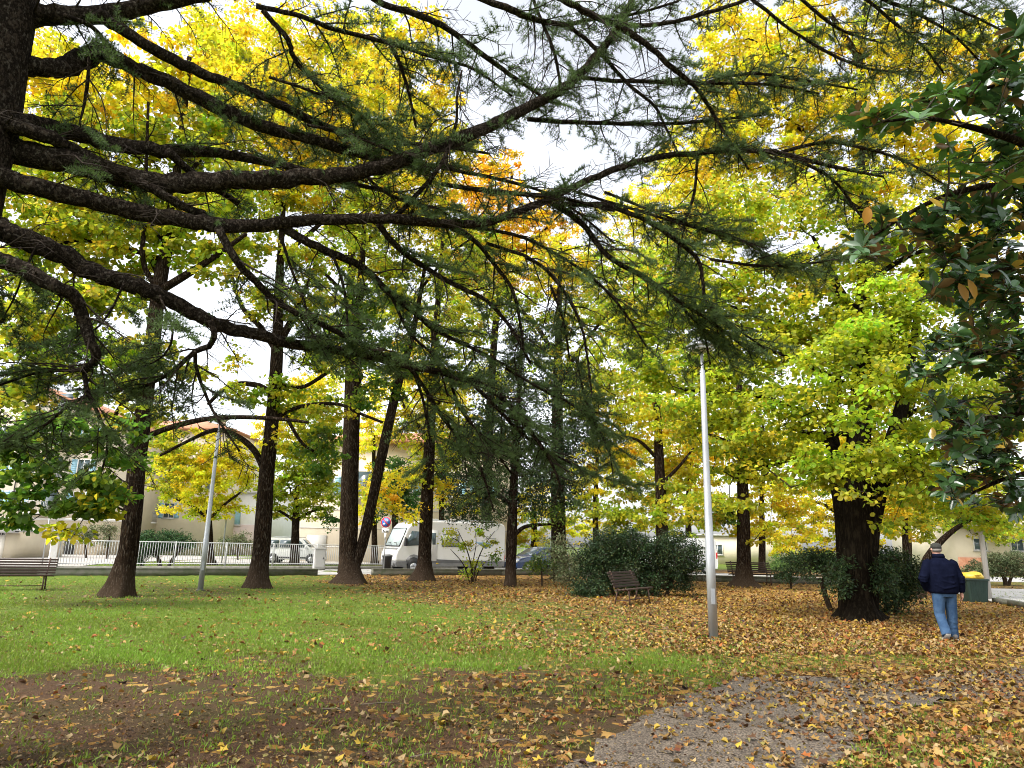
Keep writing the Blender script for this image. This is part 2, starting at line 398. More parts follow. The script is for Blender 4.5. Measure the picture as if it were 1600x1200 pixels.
def axis_steps(lo, dense0, dense1, hi, step):
    mid = np.arange(dense0, dense1 + 1e-6, step)
    a = [dense0]; s = step
    while a[-1] > lo: s *= 1.45; a.append(max(lo, a[-1] - s))
    b = [dense1]; s = step
    while b[-1] < hi: s *= 1.45; b.append(min(hi, b[-1] + s))
    return np.concatenate([a[:0:-1], mid, b[1:]])
gx = axis_steps(-900, -18, 18, 900, .16); gy = axis_steps(-300, 3.5, 42, 1400, .16)
X, Y = np.meshgrid(gx, gy); NP_ = np.stack([X.ravel(), Y.ravel(), np.zeros(X.size)], 1)
near = (NP_[:, 1] > 2.0) & (NP_[:, 1] < 60) & (np.abs(NP_[:, 0]) < 60)
cw = np.tile(np.array([.9, .1, .05]), (len(NP_), 1)); cw[near] = cover(NP_[near])
und = .012 * (np.sin(X * 1.7 + 1.3 * np.sin(Y * .9)) + np.sin(Y * 2.1 + X * .7) + .8 * rng.standard_normal(X.shape)).ravel()
und[(np.abs(NP_[:, 0]) > 19) | (NP_[:, 1] > 43)] = 0
pp = inside(path_poly, NP_)
NP_[:, 2] = np.where(pp, -.02, np.minimum(und, .03) - .008)
b = Buf()
nx, ny = len(gx), len(gy)
ii = (np.arange(ny - 1)[:, None] * nx + np.arange(nx - 1)[None]).ravel()
b.add(NP_, np.stack([ii, ii + 1, ii + nx + 1, ii + nx], 1), cw)
gm = bpy.data.materials.new('lawn_and_soil'); gm.use_nodes = True
t = gm.node_tree; L = t.links.new; p = t.nodes['Principled BSDF']; p.inputs['Roughness'].default_value = .95; p.inputs['Specular IOR Level'].default_value = .15
def N(kind, **kw):
    n = t.nodes.new(kind)
    for k, v in kw.items():
        if k in n.inputs: n.inputs[k].default_value = v
        else: setattr(n, k, v)
    return n
def ramp(inp, stops):
    r_ = t.nodes.new('ShaderNodeValToRGB'); e = r_.color_ramp.elements
    while len(e) < len(stops): e.new(.5)
    for q, (pos, c) in zip(e, stops): q.position = pos; q.color = (*c, 1)
    L(inp, r_.inputs[0]); return r_.outputs[0]
tc = N('ShaderNodeTexCoord'); at = N('ShaderNodeAttribute', attribute_name='Col'); sp = N('ShaderNodeSeparateColor'); L(at.outputs[0], sp.inputs[0])
n1 = N('ShaderNodeTexNoise', Scale=2.2, Detail=10.0, Roughness=.72); L(tc.outputs['Object'], n1.inputs['Vector'])
n2 = N('ShaderNodeTexNoise', Scale=22.0, Detail=6.0, Roughness=.7); L(tc.outputs['Object'], n2.inputs['Vector'])
vo = N('ShaderNodeTexVoronoi', Scale=11.0); L(tc.outputs['Object'], vo.inputs['Vector'])
vs = N('ShaderNodeSeparateColor'); L(vo.outputs['Color'], vs.inputs[0])
grass = ramp(n2.outputs[0], [(.3, (.04, .055, .010)), (.5, (.095, .15, .016)), (.72, (.18, .24, .03))])
n3 = N('ShaderNodeTexNoise', Scale=75.0, Detail=5.0, Roughness=.75); L(tc.outputs['Object'], n3.inputs['Vector'])
n4 = N('ShaderNodeTexNoise', Scale=.9, Detail=7.0, Roughness=.7); L(tc.outputs['Object'], n4.inputs['Vector'])
soil_a = ramp(n3.outputs[0], [(.30, (.020, .011, .006)), (.46, (.062, .034, .018)), (.60, (.115, .067, .036)), (.74, (.20, .13, .08))])
moss = ramp(n3.outputs[0], [(.3, (.015, .018, .005)), (.55, (.05, .056, .013)), (.75, (.10, .105, .03))])
mf = ramp(n4.outputs[0], [(.46, (0, 0, 0)), (.66, (.75, .75, .75))])
mxs = N('ShaderNodeMixRGB'); L(mf, mxs.inputs[0]); L(soil_a, mxs.inputs[1]); L(moss, mxs.inputs[2]); soil = mxs.outputs[0]
litt = ramp(vs.outputs[0], [(.05, (.06, .028, .010)), (.35, (.18, .085, .020)), (.65, (.28, .155, .034)), (.95, (.38, .24, .07))])
def mth(op, a, b_):
    m = N('ShaderNodeMath', operation=op)
    for i, q in enumerate((a, b_)):
        if isinstance(q, (int, float)): m.inputs[i].default_value = q
        else: L(q, m.inputs[i])
    return m.outputs[0]
def mixc(f, a, b_):
    m = N('ShaderNodeMixRGB'); L(f, m.inputs[0]); L(a, m.inputs[1]); L(b_, m.inputs[2]); return m.outputs[0]
nn = mth('ADD', mth('MULTIPLY', n1.outputs[0], .75), mth('MULTIPLY', n2.outputs[0], .35))
def thr(wt, k=2.4, off=.55):
    q = mth('MULTIPLY', mth('SUBTRACT', mth('ADD', wt, nn), 1.0 + off - .5), k)
    m = N('ShaderNodeClamp'); L(q, m.inputs[0]); return m.outputs[0]
c1 = mixc(thr(sp.outputs[0]), soil, grass)
leafcell = mth('LESS_THAN', vs.outputs[1], mth('MULTIPLY', mth('POWER', sp.outputs[1], 1.6), .95))
c2 = mixc(leafcell, c1, litt)
L(c2, p.inputs['Base Color'])
bp = N('ShaderNodeBump', Strength=.9, Distance=.03); L(mth('ADD', n2.outputs[0], mth('MULTIPLY', n3.outputs[0], .6)), bp.inputs['Height']); L(bp.outputs[0], p.inputs['Normal'])
ground = b.build('ground', gm, smooth=True, colors=True); tag(ground, kind='structure')

# path: a flat sheet with a broken edge
b = Buf()
pl = []
for i in range(len(path_poly)):
    a, c = path_poly[i], path_poly[(i + 1) % len(path_poly)]
    k = max(1, int(np.linalg.norm(c - a) / .12))
    for j in range(k):
        q = a + (c - a) * j / k
        pl.append(q + rng.normal(0, .035, 2) + .05 * np.array([math.sin(q[1] * 5.3 + q[0] * 2), math.sin(q[0] * 4.1 - q[1] * 3)]) + .03 * np.array([math.sin(q[1] * 17), math.sin(q[0] * 19)]))
b.add([[q[0], q[1], .004] for q in pl], [list(range(len(pl)))])
pm = bpy.data.materials.new('old_asphalt'); pm.use_nodes = True
t = pm.node_tree; L = t.links.new; p = t.nodes['Principled BSDF']; p.inputs['Roughness'].default_value = .9
tc = N('ShaderNodeTexCoord'); n1 = N('ShaderNodeTexNoise', Scale=90.0, Detail=3.0); n2 = N('ShaderNodeTexNoise', Scale=1.6, Detail=8.0, Roughness=.7)
vo = N('ShaderNodeTexVoronoi', Scale=55.0)
for n in (n1, n2, vo): L(tc.outputs['Object'], n.inputs['Vector'])
g1 = ramp(vo.outputs['Distance'], [(.05, (.32, .27, .21)), (.4, (.175, .142, .11)), (.75, (.055, .042, .03))])
g2 = ramp(n2.outputs[0], [(.35, (.45, .42, .38)), (.7, (1.0, .96, .90))])
mm = N('ShaderNodeMixRGB', blend_type='MULTIPLY'); mm.inputs[0].default_value = 1; L(g1, mm.inputs[1]); L(g2, mm.inputs[2]); L(mm.outputs[0], p.inputs['Base Color'])
bp = N('ShaderNodeBump', Strength=.7, Distance=.01); L(vo.outputs['Distance'], bp.inputs['Height']); L(bp.outputs[0], p.inputs['Normal'])
path = b.build('path', pm); tag(path, kind='structure')

# ------------------------------------------------------------------ roads and yard beyond the lawn
def sheet(name, pts, m, z):
    b = Buf(); b.add([[x, y, z] for x, y in pts], [list(range(len(pts)))]); o = b.build(name, m); tag(o, kind='structure'); return o
sheet('road', [(-60, 8.2), (-19.2, 30.4), (-.6, 40.3), (3, 42), (10, 38), (18, 37), (22, 44), (8, 57.5), (-8.8, 45.0), (-22, 35.2), (-60, 7.9 + 12)], M['asphalt'], .006)
sheet('yard_pavement', [(-60, 20), (-22.2, 35.3), (-25, 45), (-24, 70), (-90, 70)], M['pavement'], .010)
sheet('yard_drive', [(-24, 50), (-14.5, 50), (-4, 58), (-4, 62), (-24, 62)], M['pavement'], .014)
sheet('side_road', [(16.6, 24.2), (40, 13), (70, 13), (70, 33), (30, 36), (21, 36)], M['asphalt'], .006)
sheet('far_road', [(22, 46), (80, 42), (80, 54), (24, 56)], M['asphalt'], .006)

# ------------------------------------------------------------------ low walls, kerb
def wall_run(name, label, pts, h, th, m, cat='wall', kap=True):
    o = thing(name, label, cat, (pts[0][0], pts[0][1], 0))
    b = Buf(); c = Buf()
    for a, q in zip(pts[:-1], pts[1:]):
        a, q = np.array(a), np.array(q)
        b.bar((*a, h / 2), (*q, h / 2), th, h)
        if kap: c.bar((*a, h + .031), (*q, h + .031), th + .07, .06)
    e = child(b, 'wall_body', m, o)
    if kap: bevel(child(c, 'coping', M['concrete'], o), .01)
    return o
wall_run('low_wall', 'long low mossy concrete wall edging the lawn on the left, behind the leaning trunks', [(-58, 9), (-19.2, 29.6), (-9.2, 34.9)], .26, .28, M['concrete'])
wall_run('low_wall', 'low mossy concrete wall edging the lawn in front of the motorhome', [(-6.8, 36.2), (-.4, 39.6), (3, 41.3)], .26, .28, M['concrete'])
wall_run('low_wall', 'low dark wall behind the far bench at the edge of the fallen leaves', [(3.3, 41.2), (10, 37.1), (18, 36.2)], .26, .28, M['concrete'])
wall_run('kerb', 'short dark kerb at the right edge of the leaf covered ground', [tuple(G(1556, 942)[:2]), tuple(G(1580, 946)[:2]), tuple(G(1680, 965)[:2])], .17, .22, M['concrete'], 'kerb', False)

# ------------------------------------------------------------------ white fence across the road
def fence():
    a = np.array([-21.8, 35.0]); d = nz(np.array([13.2, 9.8])); Lf = 39.0
    o = thing('metal_fence', 'long white metal bar fence on a concrete plinth across the road', 'fence', (*a, 0))
    b = Buf(); b.bar((*a, .09), (*(a + d * Lf), .09), .22, .18); child(b, 'plinth', M['plinth'], o)
    b = Buf(); n = int(Lf / .125)
    for i in range(n):
        q = a + d * (.1 + i * .125)
        b.box((q[0], q[1], .82), (.022, .022, 1.2), math.atan2(d[1], d[0]))
    for z in (.30, 1.40): b.bar((*a, z), (*(a + d * Lf), z), .035, .045)
    child(b, 'bar_panel', M['white_metal'], o)
    for i in range(int(Lf / 2.6) + 1):
        q = a + d * i * 2.6
        b = Buf(); b.box((q[0], q[1], .80), (.06, .06, 1.3), math.atan2(d[1], d[0])); child(b, 'post', M['white_metal'], o)
    b = Buf(); q = a - d * .25; b.box((q[0], q[1], .78), (.30, .30, 1.56), math.atan2(d[1], d[0])); bevel(child(b, 'end_pillar', M['white_wall'], o), .02)
fence()
def cabinet():
    c = G(498, 884); c = PY(498, 884, 41.5)
    o = thing('utility_cabinet', 'pale grey utility cabinet standing against the white bar fence', 'cabinet', (c[0], c[1], 0), rad(30))
    b = Buf(); b.box((0, 0, .62), (.62, .36, 1.1)); bevel(b.build('housing', M['grey_wall'], o), .015)
    b = Buf(); b.box((0, -.19, .64), (.52, .02, .95)); d = bevel(b.build('door', M['grey_wall'], o), .006)
    b = Buf(); b.box((.18, -.21, .66), (.03, .03, .10)); b.build('handle', M['black'], d)
    b = Buf(); b.box((0, 0, 1.20), (.70, .44, .05)); bevel(b.build('lid', M['grey_wall'], o), .01)
    b = Buf(); b.box((0, 0, .035), (.66, .40, .07)); b.build('base', M['plinth'], o)
cabinet()

# ------------------------------------------------------------------ buildings
def win(par, x, z, wd, h, yf, sh=True, mwin=None):
    """window on a facade whose outer face is y = yf (thing coordinates, facing -y)"""
    b = Buf()
    for dx in (-wd / 2 - .04, wd / 2 + .04): b.box((x + dx, yf - .02, z), (.08, .09, h + .16))
    for dz in (-h / 2 - .04, h / 2 + .04): b.box((x, yf - .023, z + dz), (wd, .086, .08))
    b.box((x, yf - .03, z), (.05, .06, h))
    f = b.build('window', M['white_wall'], par)
    b = Buf(); b.box((x, yf - .012, z), (wd, .03, h)); b.build('pane', mwin or M['glass'], f)
    b = Buf(); b.box((x, yf - .07, z - h / 2 - .12), (wd + .3, .2, .07)); b.build('sill', M['grey_wall'], f)
    if sh:
        for s in (-1, 1):
            b = Buf(); b.box((x + s * (wd * .75 + .08), yf - .035, z), (wd * .5, .05, h + .1))
            for k in range(9): b.box((x + s * (wd * .75 + .08), yf - .065, z - h / 2 + (k + .5) * h / 9), (wd * .44, .02, h / 16))
            b.build('shutter', M['shutter'], f)
def balcony(par, x, z, wd, yf, dp=1.1):
    b = Buf(); b.box((x, yf - dp / 2, z), (wd, dp, .16)); s = b.build('balcony', M['white_wall'], par)
    b = Buf()
    for k in range(int(wd / .14)): b.box((x - wd / 2 + .06 + k * .14, yf - dp + .04, z + .55), (.025, .025, .95))
    for k in range(int(dp / .14)):
        for sgn in (-1, 1): b.box((x + sgn * (wd / 2 - .04), yf - dp + .1 + k * .14, z + .55), (.025, .025, .95))
    b.box((x, yf - dp + .04, z + 1.05), (wd, .05, .05))
    for sgn in (-1, 1): b.box((x + sgn * (wd / 2 - .04), yf - dp / 2, z + 1.05), (.05, dp, .05))
    b.build('railing', M['grey_wall'], s)
def garage(par, x, wd, h, yf, m, grille=True):
    b = Buf(); b.box((x, yf - .02, h / 2), (wd, .06, h))
    for k in range(5): b.box((x - wd / 2 + (k + .5) * wd / 5, yf - .055, h * .42), (wd / 5 - .06, .02, h * .78))
    d = b.build('garage_door', m, par)
    if grille:
        b = Buf(); b.box((x, yf - .062, h * .90), (wd - .1, .02, h * .14)); b.build('vent', M['dark'], d)
        b = Buf()
        for k in range(12): b.box((x - wd / 2 + (k + .5) * wd / 12, yf - .082, h * .90), (.05, .02, h * .15))
        b.build('grille', M['white_metal'], d)

def gable_roof(par, x0, x1, y0, y1, ze, zr, xr, over=.6, m=None):
    """two slopes with the ridge running away from the viewer at x = xr"""
    b = Buf()
    for xa in (x0 - over, x1 + over):
        sl = (zr - ze) / abs(xr - (x0 if xa < xr else x1)); za = zr - sl * abs(xr - xa)
        n = 26
        for k in range(n):
            ya, yb = y0 - over + (y1 - y0 + 2 * over) * k / n, y0 - over + (y1 - y0 + 2 * over) * (k + .86) / n
            b.add([[xr, ya, zr], [xa, ya, za], [xa, yb, za], [xr, yb, zr], [xr, ya, zr + .16], [xa, ya, za + .16], [xa, yb, za + .16], [xr, yb, zr + .16]],
                  np.array([[0, 1, 2, 3], [7, 6, 5, 4], [0, 4, 5, 1], [2, 6, 7, 3], [1, 5, 6, 2]]))
        b.add([[xr, y0 - over, zr + .06], [xa, y0 - over, za + .06], [xa, y1 + over, za + .06], [xr, y1 + over, zr + .06]], np.array([[0, 1, 2, 3]]))
    return b.build('roof', m or M['terracotta'], par)

def apartment():
    # front facade at Y 64, gable peak towards photo left
    o = thing('apartment_building', 'tall cream apartment block with a tiled gable roof and garages behind the drooping branches', 'building', (0, 64, 0))
    xl, xr_ = PY(-260, 700, 64)[0], PY(175, 700, 64)[0]
    ze = PY(150, 655, 64)[2]; zr = PY(55, 596, 64)[2]; xp = PY(40, 600, 64)[0]
    sl = (zr - ze) / (xr_ - xp)
    zl = zr - sl * (xp - xl)
    if zl < 5: zl = 5
    b = Buf()
    pts = [(xl, 0), (xr_, 0), (xr_, ze), (xp, zr), (xl, zl)]
    b.prism(pts, (0, 0, 0), (1, 0, 0), (0, 0, 1), (0, 1, 0), 13)
    b.build('wall', M['cream'], o)
    gable_roof(o, xl, xr_, 0, 13, ze, zr, xp, .9)
    cx = lambda q: PY(q, 800, 64)[0]
    b = Buf(); b.box((cx(-20), -.06, 3.05), (xr_ - xl, .14, .22)); b.build('string_course', M['white_wall'], o)
    for q, wd, m in ((42, 1.25, 'door_blue'), (68, 1.9, 'door_white'), (99, 1.1, 'door_blue'), (-30, 2.2, 'door_white')):
        garage(o, cx(q), wd, 2.15, 0, M[m], m == 'door_white')
    b = Buf(); b.box((cx(118), -.03, 1.15), (.9, .08, 2.3)); b.build('doorway', M['dark'], o)
    for fl in range(4):
        z = 4.7 + fl * 2.95
        for q in (-70, -20, 22, 120):
            if z < 12.3: win(o, cx(q), z, 1.05, 1.5, 0, True)
        balcony(o, cx(74), z - 1.15, 3.0, 0)
        b = Buf(); b.box((cx(74), -.03, z - .05), (1.3, .08, 2.05)); f = b.build('balcony_door', M['glass'], o)
    b = Buf(); b.tube([(cx(33), -.1, 0.1), (cx(33), -.1, 14)], [.06, .06], 8); b.build('downpipe', M['grey_wall'], o)
    b = Buf(); b.tube([(cx(17), -.1, 3.3), (cx(17), -.1, 15)], [.05, .05], 8); b.build('downpipe', M['dark'], o)
    b = Buf()
    for k in range(4): b.box((cx(132), -.05, 3.9 + k * .3), (.5, .05, .06))
    for k in range(3): b.box((cx(132) - .25 + k * .25, -.065, 4.35), (.05, .04, 1.1))
    b.build('lattice', M['dark'], o)
apartment()

def block(name, label, pl, pr, Yf, dp, ztop_px, m, roofm, roofh=1.6, extra=None, pyb=700):
    x0, x1 = PY(pl, 800, Yf)[0], PY(pr, 800, Yf)[0]
    zt = PY((pl + pr) / 2, ztop_px, Yf)[2]
    o = thing(name, label, 'building', ((x0 + x1) / 2, Yf, 0))
    wd = x1 - x0
    b = Buf(); b.box((0, dp / 2, zt / 2), (wd, dp, zt)); b.build('wall', m, o)
    if roofm:
        b = Buf(); e = .6
        v = [(-wd / 2 - e, -e, zt), (wd / 2 + e, -e, zt), (wd / 2 + e, dp + e, zt), (-wd / 2 - e, dp + e, zt)]
        k = min(wd, dp) / 2 * .9
        top = [(-wd / 2 + k, dp / 2, zt + roofh), (wd / 2 - k, dp / 2, zt + roofh)]
        lo = [(x, y, z - .18) for x, y, z in v]
        b.add(lo + v + top, [[3, 2, 1, 0], [0, 1, 5, 4], [1, 2, 6, 5], [2, 3, 7, 6], [3, 0, 4, 7], [4, 5, 9, 8], [6, 7, 8, 9], [5, 6, 9], [7, 4, 8]])
        b.build('roof', roofm, o)
    else:
        b = Buf(); b.box((0, dp / 2, zt + .06), (wd + .5, dp + .5, .14)); b.build('roof', M['grey_wall'], o)
    if extra: extra(o, wd, zt)
    return o
def ex_b2(o, wd, zt):
    for z in (4.4, 7.3):
        for k in range(4): win(o, -wd / 2 + 1.6 + k * (wd - 3) / 3, z, 1.0, 1.45, 0, k % 2 == 0)
    balcony(o, -1.0, 3.1, 4, 0)
    b = Buf(); b.box((wd * .3, 5, zt + 1.6), (.6, .6, 1.6)); b.build('chimney', M['cream'], o)
block('apartment_building', 'lower cream house with orange tiled roof behind the leaning trunk on the left', 120, 345, 74, 11, 668, M['cream'], M['terracotta'], 1.7, ex_b2)
def ex_b3(o, wd, zt):
    win(o, -.2, PY(370, 808, 78)[2], 1.5, 1.6, 0, False, M['shutter'])
    win(o, -4.2, 4.2, 1.2, 1.4, 0, False)
    b = Buf(); b.box((0, -.04, 1.6), (wd - .02, .1, 3.2)); b.build('cladding', M['pink_wall'], o)
block('house', 'white house with pink cladding seen between the two left trunks', 318, 420, 78, 10, 770, M['white_wall'], None, 0, ex_b3)
def ex_b4(o, wd, zt):
    b = Buf()
    for k in range(4): b.box((0, -.02, 1.2 + k * 1.5), (wd - .02, .05, .05))
    b.build('band', M['grey_wall'], o)
    balcony(o, -wd / 2 + 5.2, 5.2, 3.2, 0)
    b = Buf(); b.box((-wd / 2 + 5.2, -.03, 6.35), (1.6, .08, 2.1)); b.build('balcony_door', M['glass'], o)
    for k in (2.0, 8.6, 12.5, 15.2): win(o, -wd / 2 + k, 6.2, 1.1, 1.4, 0, True)
    for k in (1.2,):
        b = Buf(); b.box((-wd / 2 + k + .3, -.03, 1.05), (1.6, .08, 2.1)); b.build('gate', M['grey_wall'], o)
block('apartment_building', 'cream rendered building with balcony behind the motorhome', 470, 796, 59, 11, 690, M['cream'], M['terracotta'], 1.6, ex_b4)
def ex_g(o, wd, zt):
    garage(o, wd / 2 - 1.7, 2.4, 1.9, 0, M['door_white'])
    b = Buf(); b.box((0, -.35, zt - .02), (wd + .5, 1.0, .16)); b.build('canopy', M['grey_wall'], o)
block('garage_block', 'low cream garage block at the left edge behind the slatted bench', -160, 27, 51, 6, 829, M['cream'], None, 0, ex_g)
def ex_r(o, wd, zt):
    b = Buf(); b.box((0, -.04, .7), (wd - .02, .1, 1.4)); b.build('base_course', M['terracotta'], o)
    for k in range(4): win(o, -wd / 2 + 2 + k * 3.1, 2.5, 1.0, .9, 0, False)
    b = Buf(); b.box((0, -1.1, 3.9), (wd * .9, 2.2, .25)); b.build('canopy', M['grey_wall'], o)
    b = Buf(); b.box((-wd / 2 + 6.3, -.06, 2.4), (.5, .06, .8)); b.build('notice', M['blue'], o)
block('building', 'low cream building with an orange base beyond the road on the right', 1488, 1700, 60, 10, 795, M['cream'], None, 0, ex_r)
def ex_w(o, wd, zt):
    win(o, -wd / 2 + 2.5, 1.6, 1.0, 1.0, 0, False)
block('building', 'pale distant building behind the far bench and yellow leaves', 1085, 1250, 82, 9, 838, M['cream'], None, 1.5, ex_w)

# ------------------------------------------------------------------ vehicles (local: +x forward, +y the vehicle's left, z up)
def wheel(par, x, y, r_, wd, side):
    b = Buf(); o = (x, y, r_)
    b.lathe([(r_ * .62, -wd / 2), (r_ * .93, -wd / 2), (r_, -wd / 3), (r_, wd / 3), (r_ * .93, wd / 2), (r_ * .62, wd / 2)], o, 24, 'Y')
    wq = b.build('wheel', M['rubber'], par)
    b = Buf(); yo = side * (wd / 2 - .015)
    b.lathe([(r_ * .62, -.02), (r_ * .60, .02)], (x, y + yo, r_), 24, 'Y')
    for k in range(5):
        a = k * 2 * math.pi / 5 + .3
        b.bar((x + math.cos(a) * r_ * .1, y + yo + side * .025, r_ + math.sin(a) * r_ * .1), (x + math.cos(a) * r_ * .56, y + yo + side * .025, r_ + math.sin(a) * r_ * .56), .03, .07)
    b.build('rim', M['alloy'], wq)
def panel(par, name, m, pts, y, t, s):
    """flat panel on the vehicle's side, pts in x,z, standing t proud of y"""
    b = Buf(); b.prism(pts, (0, s * y, 0), (1, 0, 0), (0, 0, 1), (0, s, 0), t); return b.build(name, m, par)

def motorhome():
    c = PY(694, 880, 42.3)
    yaw = math.pi + rad(31)
    o = thing('motorhome', 'white motorhome with a sloping windscreen and blue grey swoosh parked beyond the low wall', 'motorhome', (c[0], c[1], 0), yaw)
    prof = [(-3.45, .62), (-3.47, 2.55), (-3.40, 2.78), (-3.2, 2.86), (1.6, 2.88), (2.2, 2.84), (2.62, 2.70), (2.86, 2.45), (3.28, 1.42), (3.42, 1.2), (3.5, .95), (3.5, .62)]
    b = Buf(); b.prism(prof, (0, -1.14, 0), (1, 0, 0), (0, 0, 1), (0, 1, 0), 2.28)
    body = bevel(b.build('body', M['van_white'], o), .09, 3)
    sk = [(-3.42, .36), (-3.44, .625), (3.48, .625), (3.52, .5), (3.42, .33), (2.86, .30), (2.84, .5), (2.7, .68), (2.45, .76), (2.2, .68), (2.06, .5), (2.04, .34)]
    b = Buf(); b.prism(sk, (0, -1.16, 0), (1, 0, 0), (0, 0, 1), (0, 1, 0), 2.32); bevel(b.build('skirt', M['skirt'], o), .03)
    for s in (-1, 1):
        b = Buf(); b.prism([(2.02, .62), (2.08, .82), (2.25, .96), (2.45, 1.0), (2.66, .95), (2.84, .80), (2.9, .62)], (0, s * 1.145, 0), (1, 0, 0), (0, 0, 1), (0, s, 0), .03); b.build('wheel_arch', M['skirt'], o)
        b = Buf(); b.prism([(2.12, .3), (2.12, .6), (2.25, .8), (2.45, .86), (2.65, .8), (2.78, .6), (2.78, .3)], (0, s * 1.175, 0), (1, 0, 0), (0, 0, 1), (0, s, 0), .012); b.build('wheel_well', M['dark'], o)
        wheel(o, 2.45, s * 1.09, .34, .22, s); wheel(o, -1.75, s * 1.02, .34, .22, s)
    # windscreen on the sloped front
    a, q = np.array([2.885, 0, 2.40]), np.array([3.275, 0, 1.46])
    al = nz(q - a); nrm = np.array([al[2] * -1, 0, al[0]]); ln = np.linalg.norm(q - a)
    b = Buf(); b.prism([(-1.0, 0), (1.0, 0), (1.04, ln), (-1.04, ln)], a + nrm * .004, (0, 1, 0), al, nrm, .016); ws = b.build('windscreen', M['screen'], o)
    b = Buf()
    for s0, s1 in (((-1.03, -.03), (1.03, -.03)), ((-1.07, ln + .03), (1.07, ln + .03)), ((-1.03, -.03), (-1.07, ln + .03)), ((1.03, -.03), (1.07, ln + .03))):
        P0, P1 = (a + np.array([0, k[0], 0]) + al * k[1] + nrm * .014 for k in (s0, s1)); b.bar(P0, P1, .06, .03)
    b.build('windscreen_seal', M['black'], o)
    for y0 in (-.1, .75):
        P0 = q + np.array([0, y0, 0]) + nrm * .05; P1 = P0 + np.array([0, -.62, 0]) - al * .16; Pm = (P0 + P1) / 2 - al * .1
        b = Buf(); b.tube([P0, Pm, P1], [.012] * 3, 5); b.build('wiper', M['black'], o)
    b = Buf(); b.prism([(-.98, 0), (.98, 0), (.98, .1), (-.98, .1)], (3.33, 0, 1.33), (0, 1, 0), nz(np.array([.35, 0, -.8])), nz(np.array([.8, 0, .35])), .03); b.build('scuttle', M['skirt'], o)
    b = Buf(); b.box((3.5, 0, .48), (.14, 1.9, .16)); bevel(b.build('bumper', M['skirt'], o), .03)
    b = Buf(); b.box((3.505, 0, .86), (.03, .52, .12)); pl_ = b.build('number_plate', M['sign_white'], o)
    text('VZA FI M', (3.525, 0, .86), (0, 1, 0), (0, 0, 1), .11, M['sign_black'], pl_)
    for s in (-1, 1):
        b = Buf(); b.lathe([(.02, 0), (.10, .01), (.12, -.03), (.12, -.06)], (3.44, 0, 0), 14, 'Y')
        v = b.v[0] - [3.44, 0, 0]; b.v[0] = np.stack([3.485 + v[:, 1] * 1.4, s * .82 + v[:, 0] * 1.5, 1.02 + v[:, 2]], 1); b.build('headlight', M['lamp'], o)
        panel(o, 'cab_window', M['glass'], [(2.1, 1.5), (2.1, 2.25), (2.62, 2.28), (2.98, 1.62), (2.9, 1.45)], 1.142, .012, s)
        b = Buf(); b.box((3.02, s * 1.29, 1.66), (.12, .2, .42)); b.box((3.02, s * 1.16, 1.9), (.05, .3, .05)); bevel(b.build('wing_mirror', M['black'], o), .02)
        w_ = panel(o, 'side_window', M['glass'], [(-.35, 1.45), (-.35, 2.15), (.75, 2.15), (.75, 1.45)], 1.142, .018, s)
        panel(w_, 'blind', M['grey_wall'], [(-.29, 1.51), (-.29, 2.09), (.69, 2.09), (.69, 1.51)], 1.160, .006, s)
        panel(o, 'swoosh_decal', M['decal'], [(-2.15, 1.35), (-1.35, 1.78), (-2.35, 1.72), (-2.62, 1.52), (-2.3, 1.52)], 1.142, .004, s)
        panel(o, 'line_decal', M['decal_grey'], [(-1.0, 1.15), (-2.9, 2.55), (-2.97, 2.55), (-1.1, 1.15)], 1.142, .004, s)
        panel(o, 'line_decal', M['decal_grey'], [(-1.9, 1.95), (-2.7, 1.95), (-2.75, 2.0), (-1.95, 2.0)], 1.142, .004, s)
        panel(o, 'service_hatch', M['white_wall'], [(-2.75, .75), (-2.75, 1.1), (-2.3, 1.1), (-2.3, .75)], 1.142, .01, s)
    d = panel(o, 'door', M['van_white'], [(1.05, .66), (1.05, 2.35), (1.65, 2.35), (1.65, .66)], 1.142, .022, 1)
    panel(d, 'door_window', M['glass'], [(1.15, 1.55), (1.15, 2.2), (1.45, 2.2), (1.35, 1.55)], 1.166, .006, 1)
    b = Buf(); b.box((1.58, 1.175, 1.25), (.06, .03, .14)); b.build('handle', M['black'], d)
    for x in (.9, -1.1):
        b = Buf(); b.box((x, 0, 2.95), (.6, .6, .14)); bevel(b.build('roof_hatch', M['white_metal'], o), .04)
    b = Buf(); b.tube([(-1.6, -.9, 3.0), (-1.6, .9, 3.0)], [.02, .02], 6)
    for s in (-.95, .95): b.tube([(-3.0, s, 2.98), (.3, s, 2.98)], [.02, .02], 6)
    for x in (-3, -1.6, .3):
        for s in (-.95, .95): b.tube([(x, s, 2.82), (x, s, 2.98)], [.015, .015], 5)
    b.build('roof_rail', M['galv'], o)
    b = Buf(); b.box((-3.48, -.95, .85), (.04, .2, .3)); b.box((-3.48, .95, .85), (.04, .2, .3)); b.build('tail_lamp', M['red'], o)
    for s in (-1, 1):
        b = Buf(); b.box((1.0, s * 1.165, .52), (.14, .03, .06)); b.build('marker_lamp', M['bin_yellow'], o)
    text('lidr', (2.75, .35, 2.62), (0, 1, 0), nz(np.array([-.42, 0, 1.0])), .16, M['decal'], body, .03)

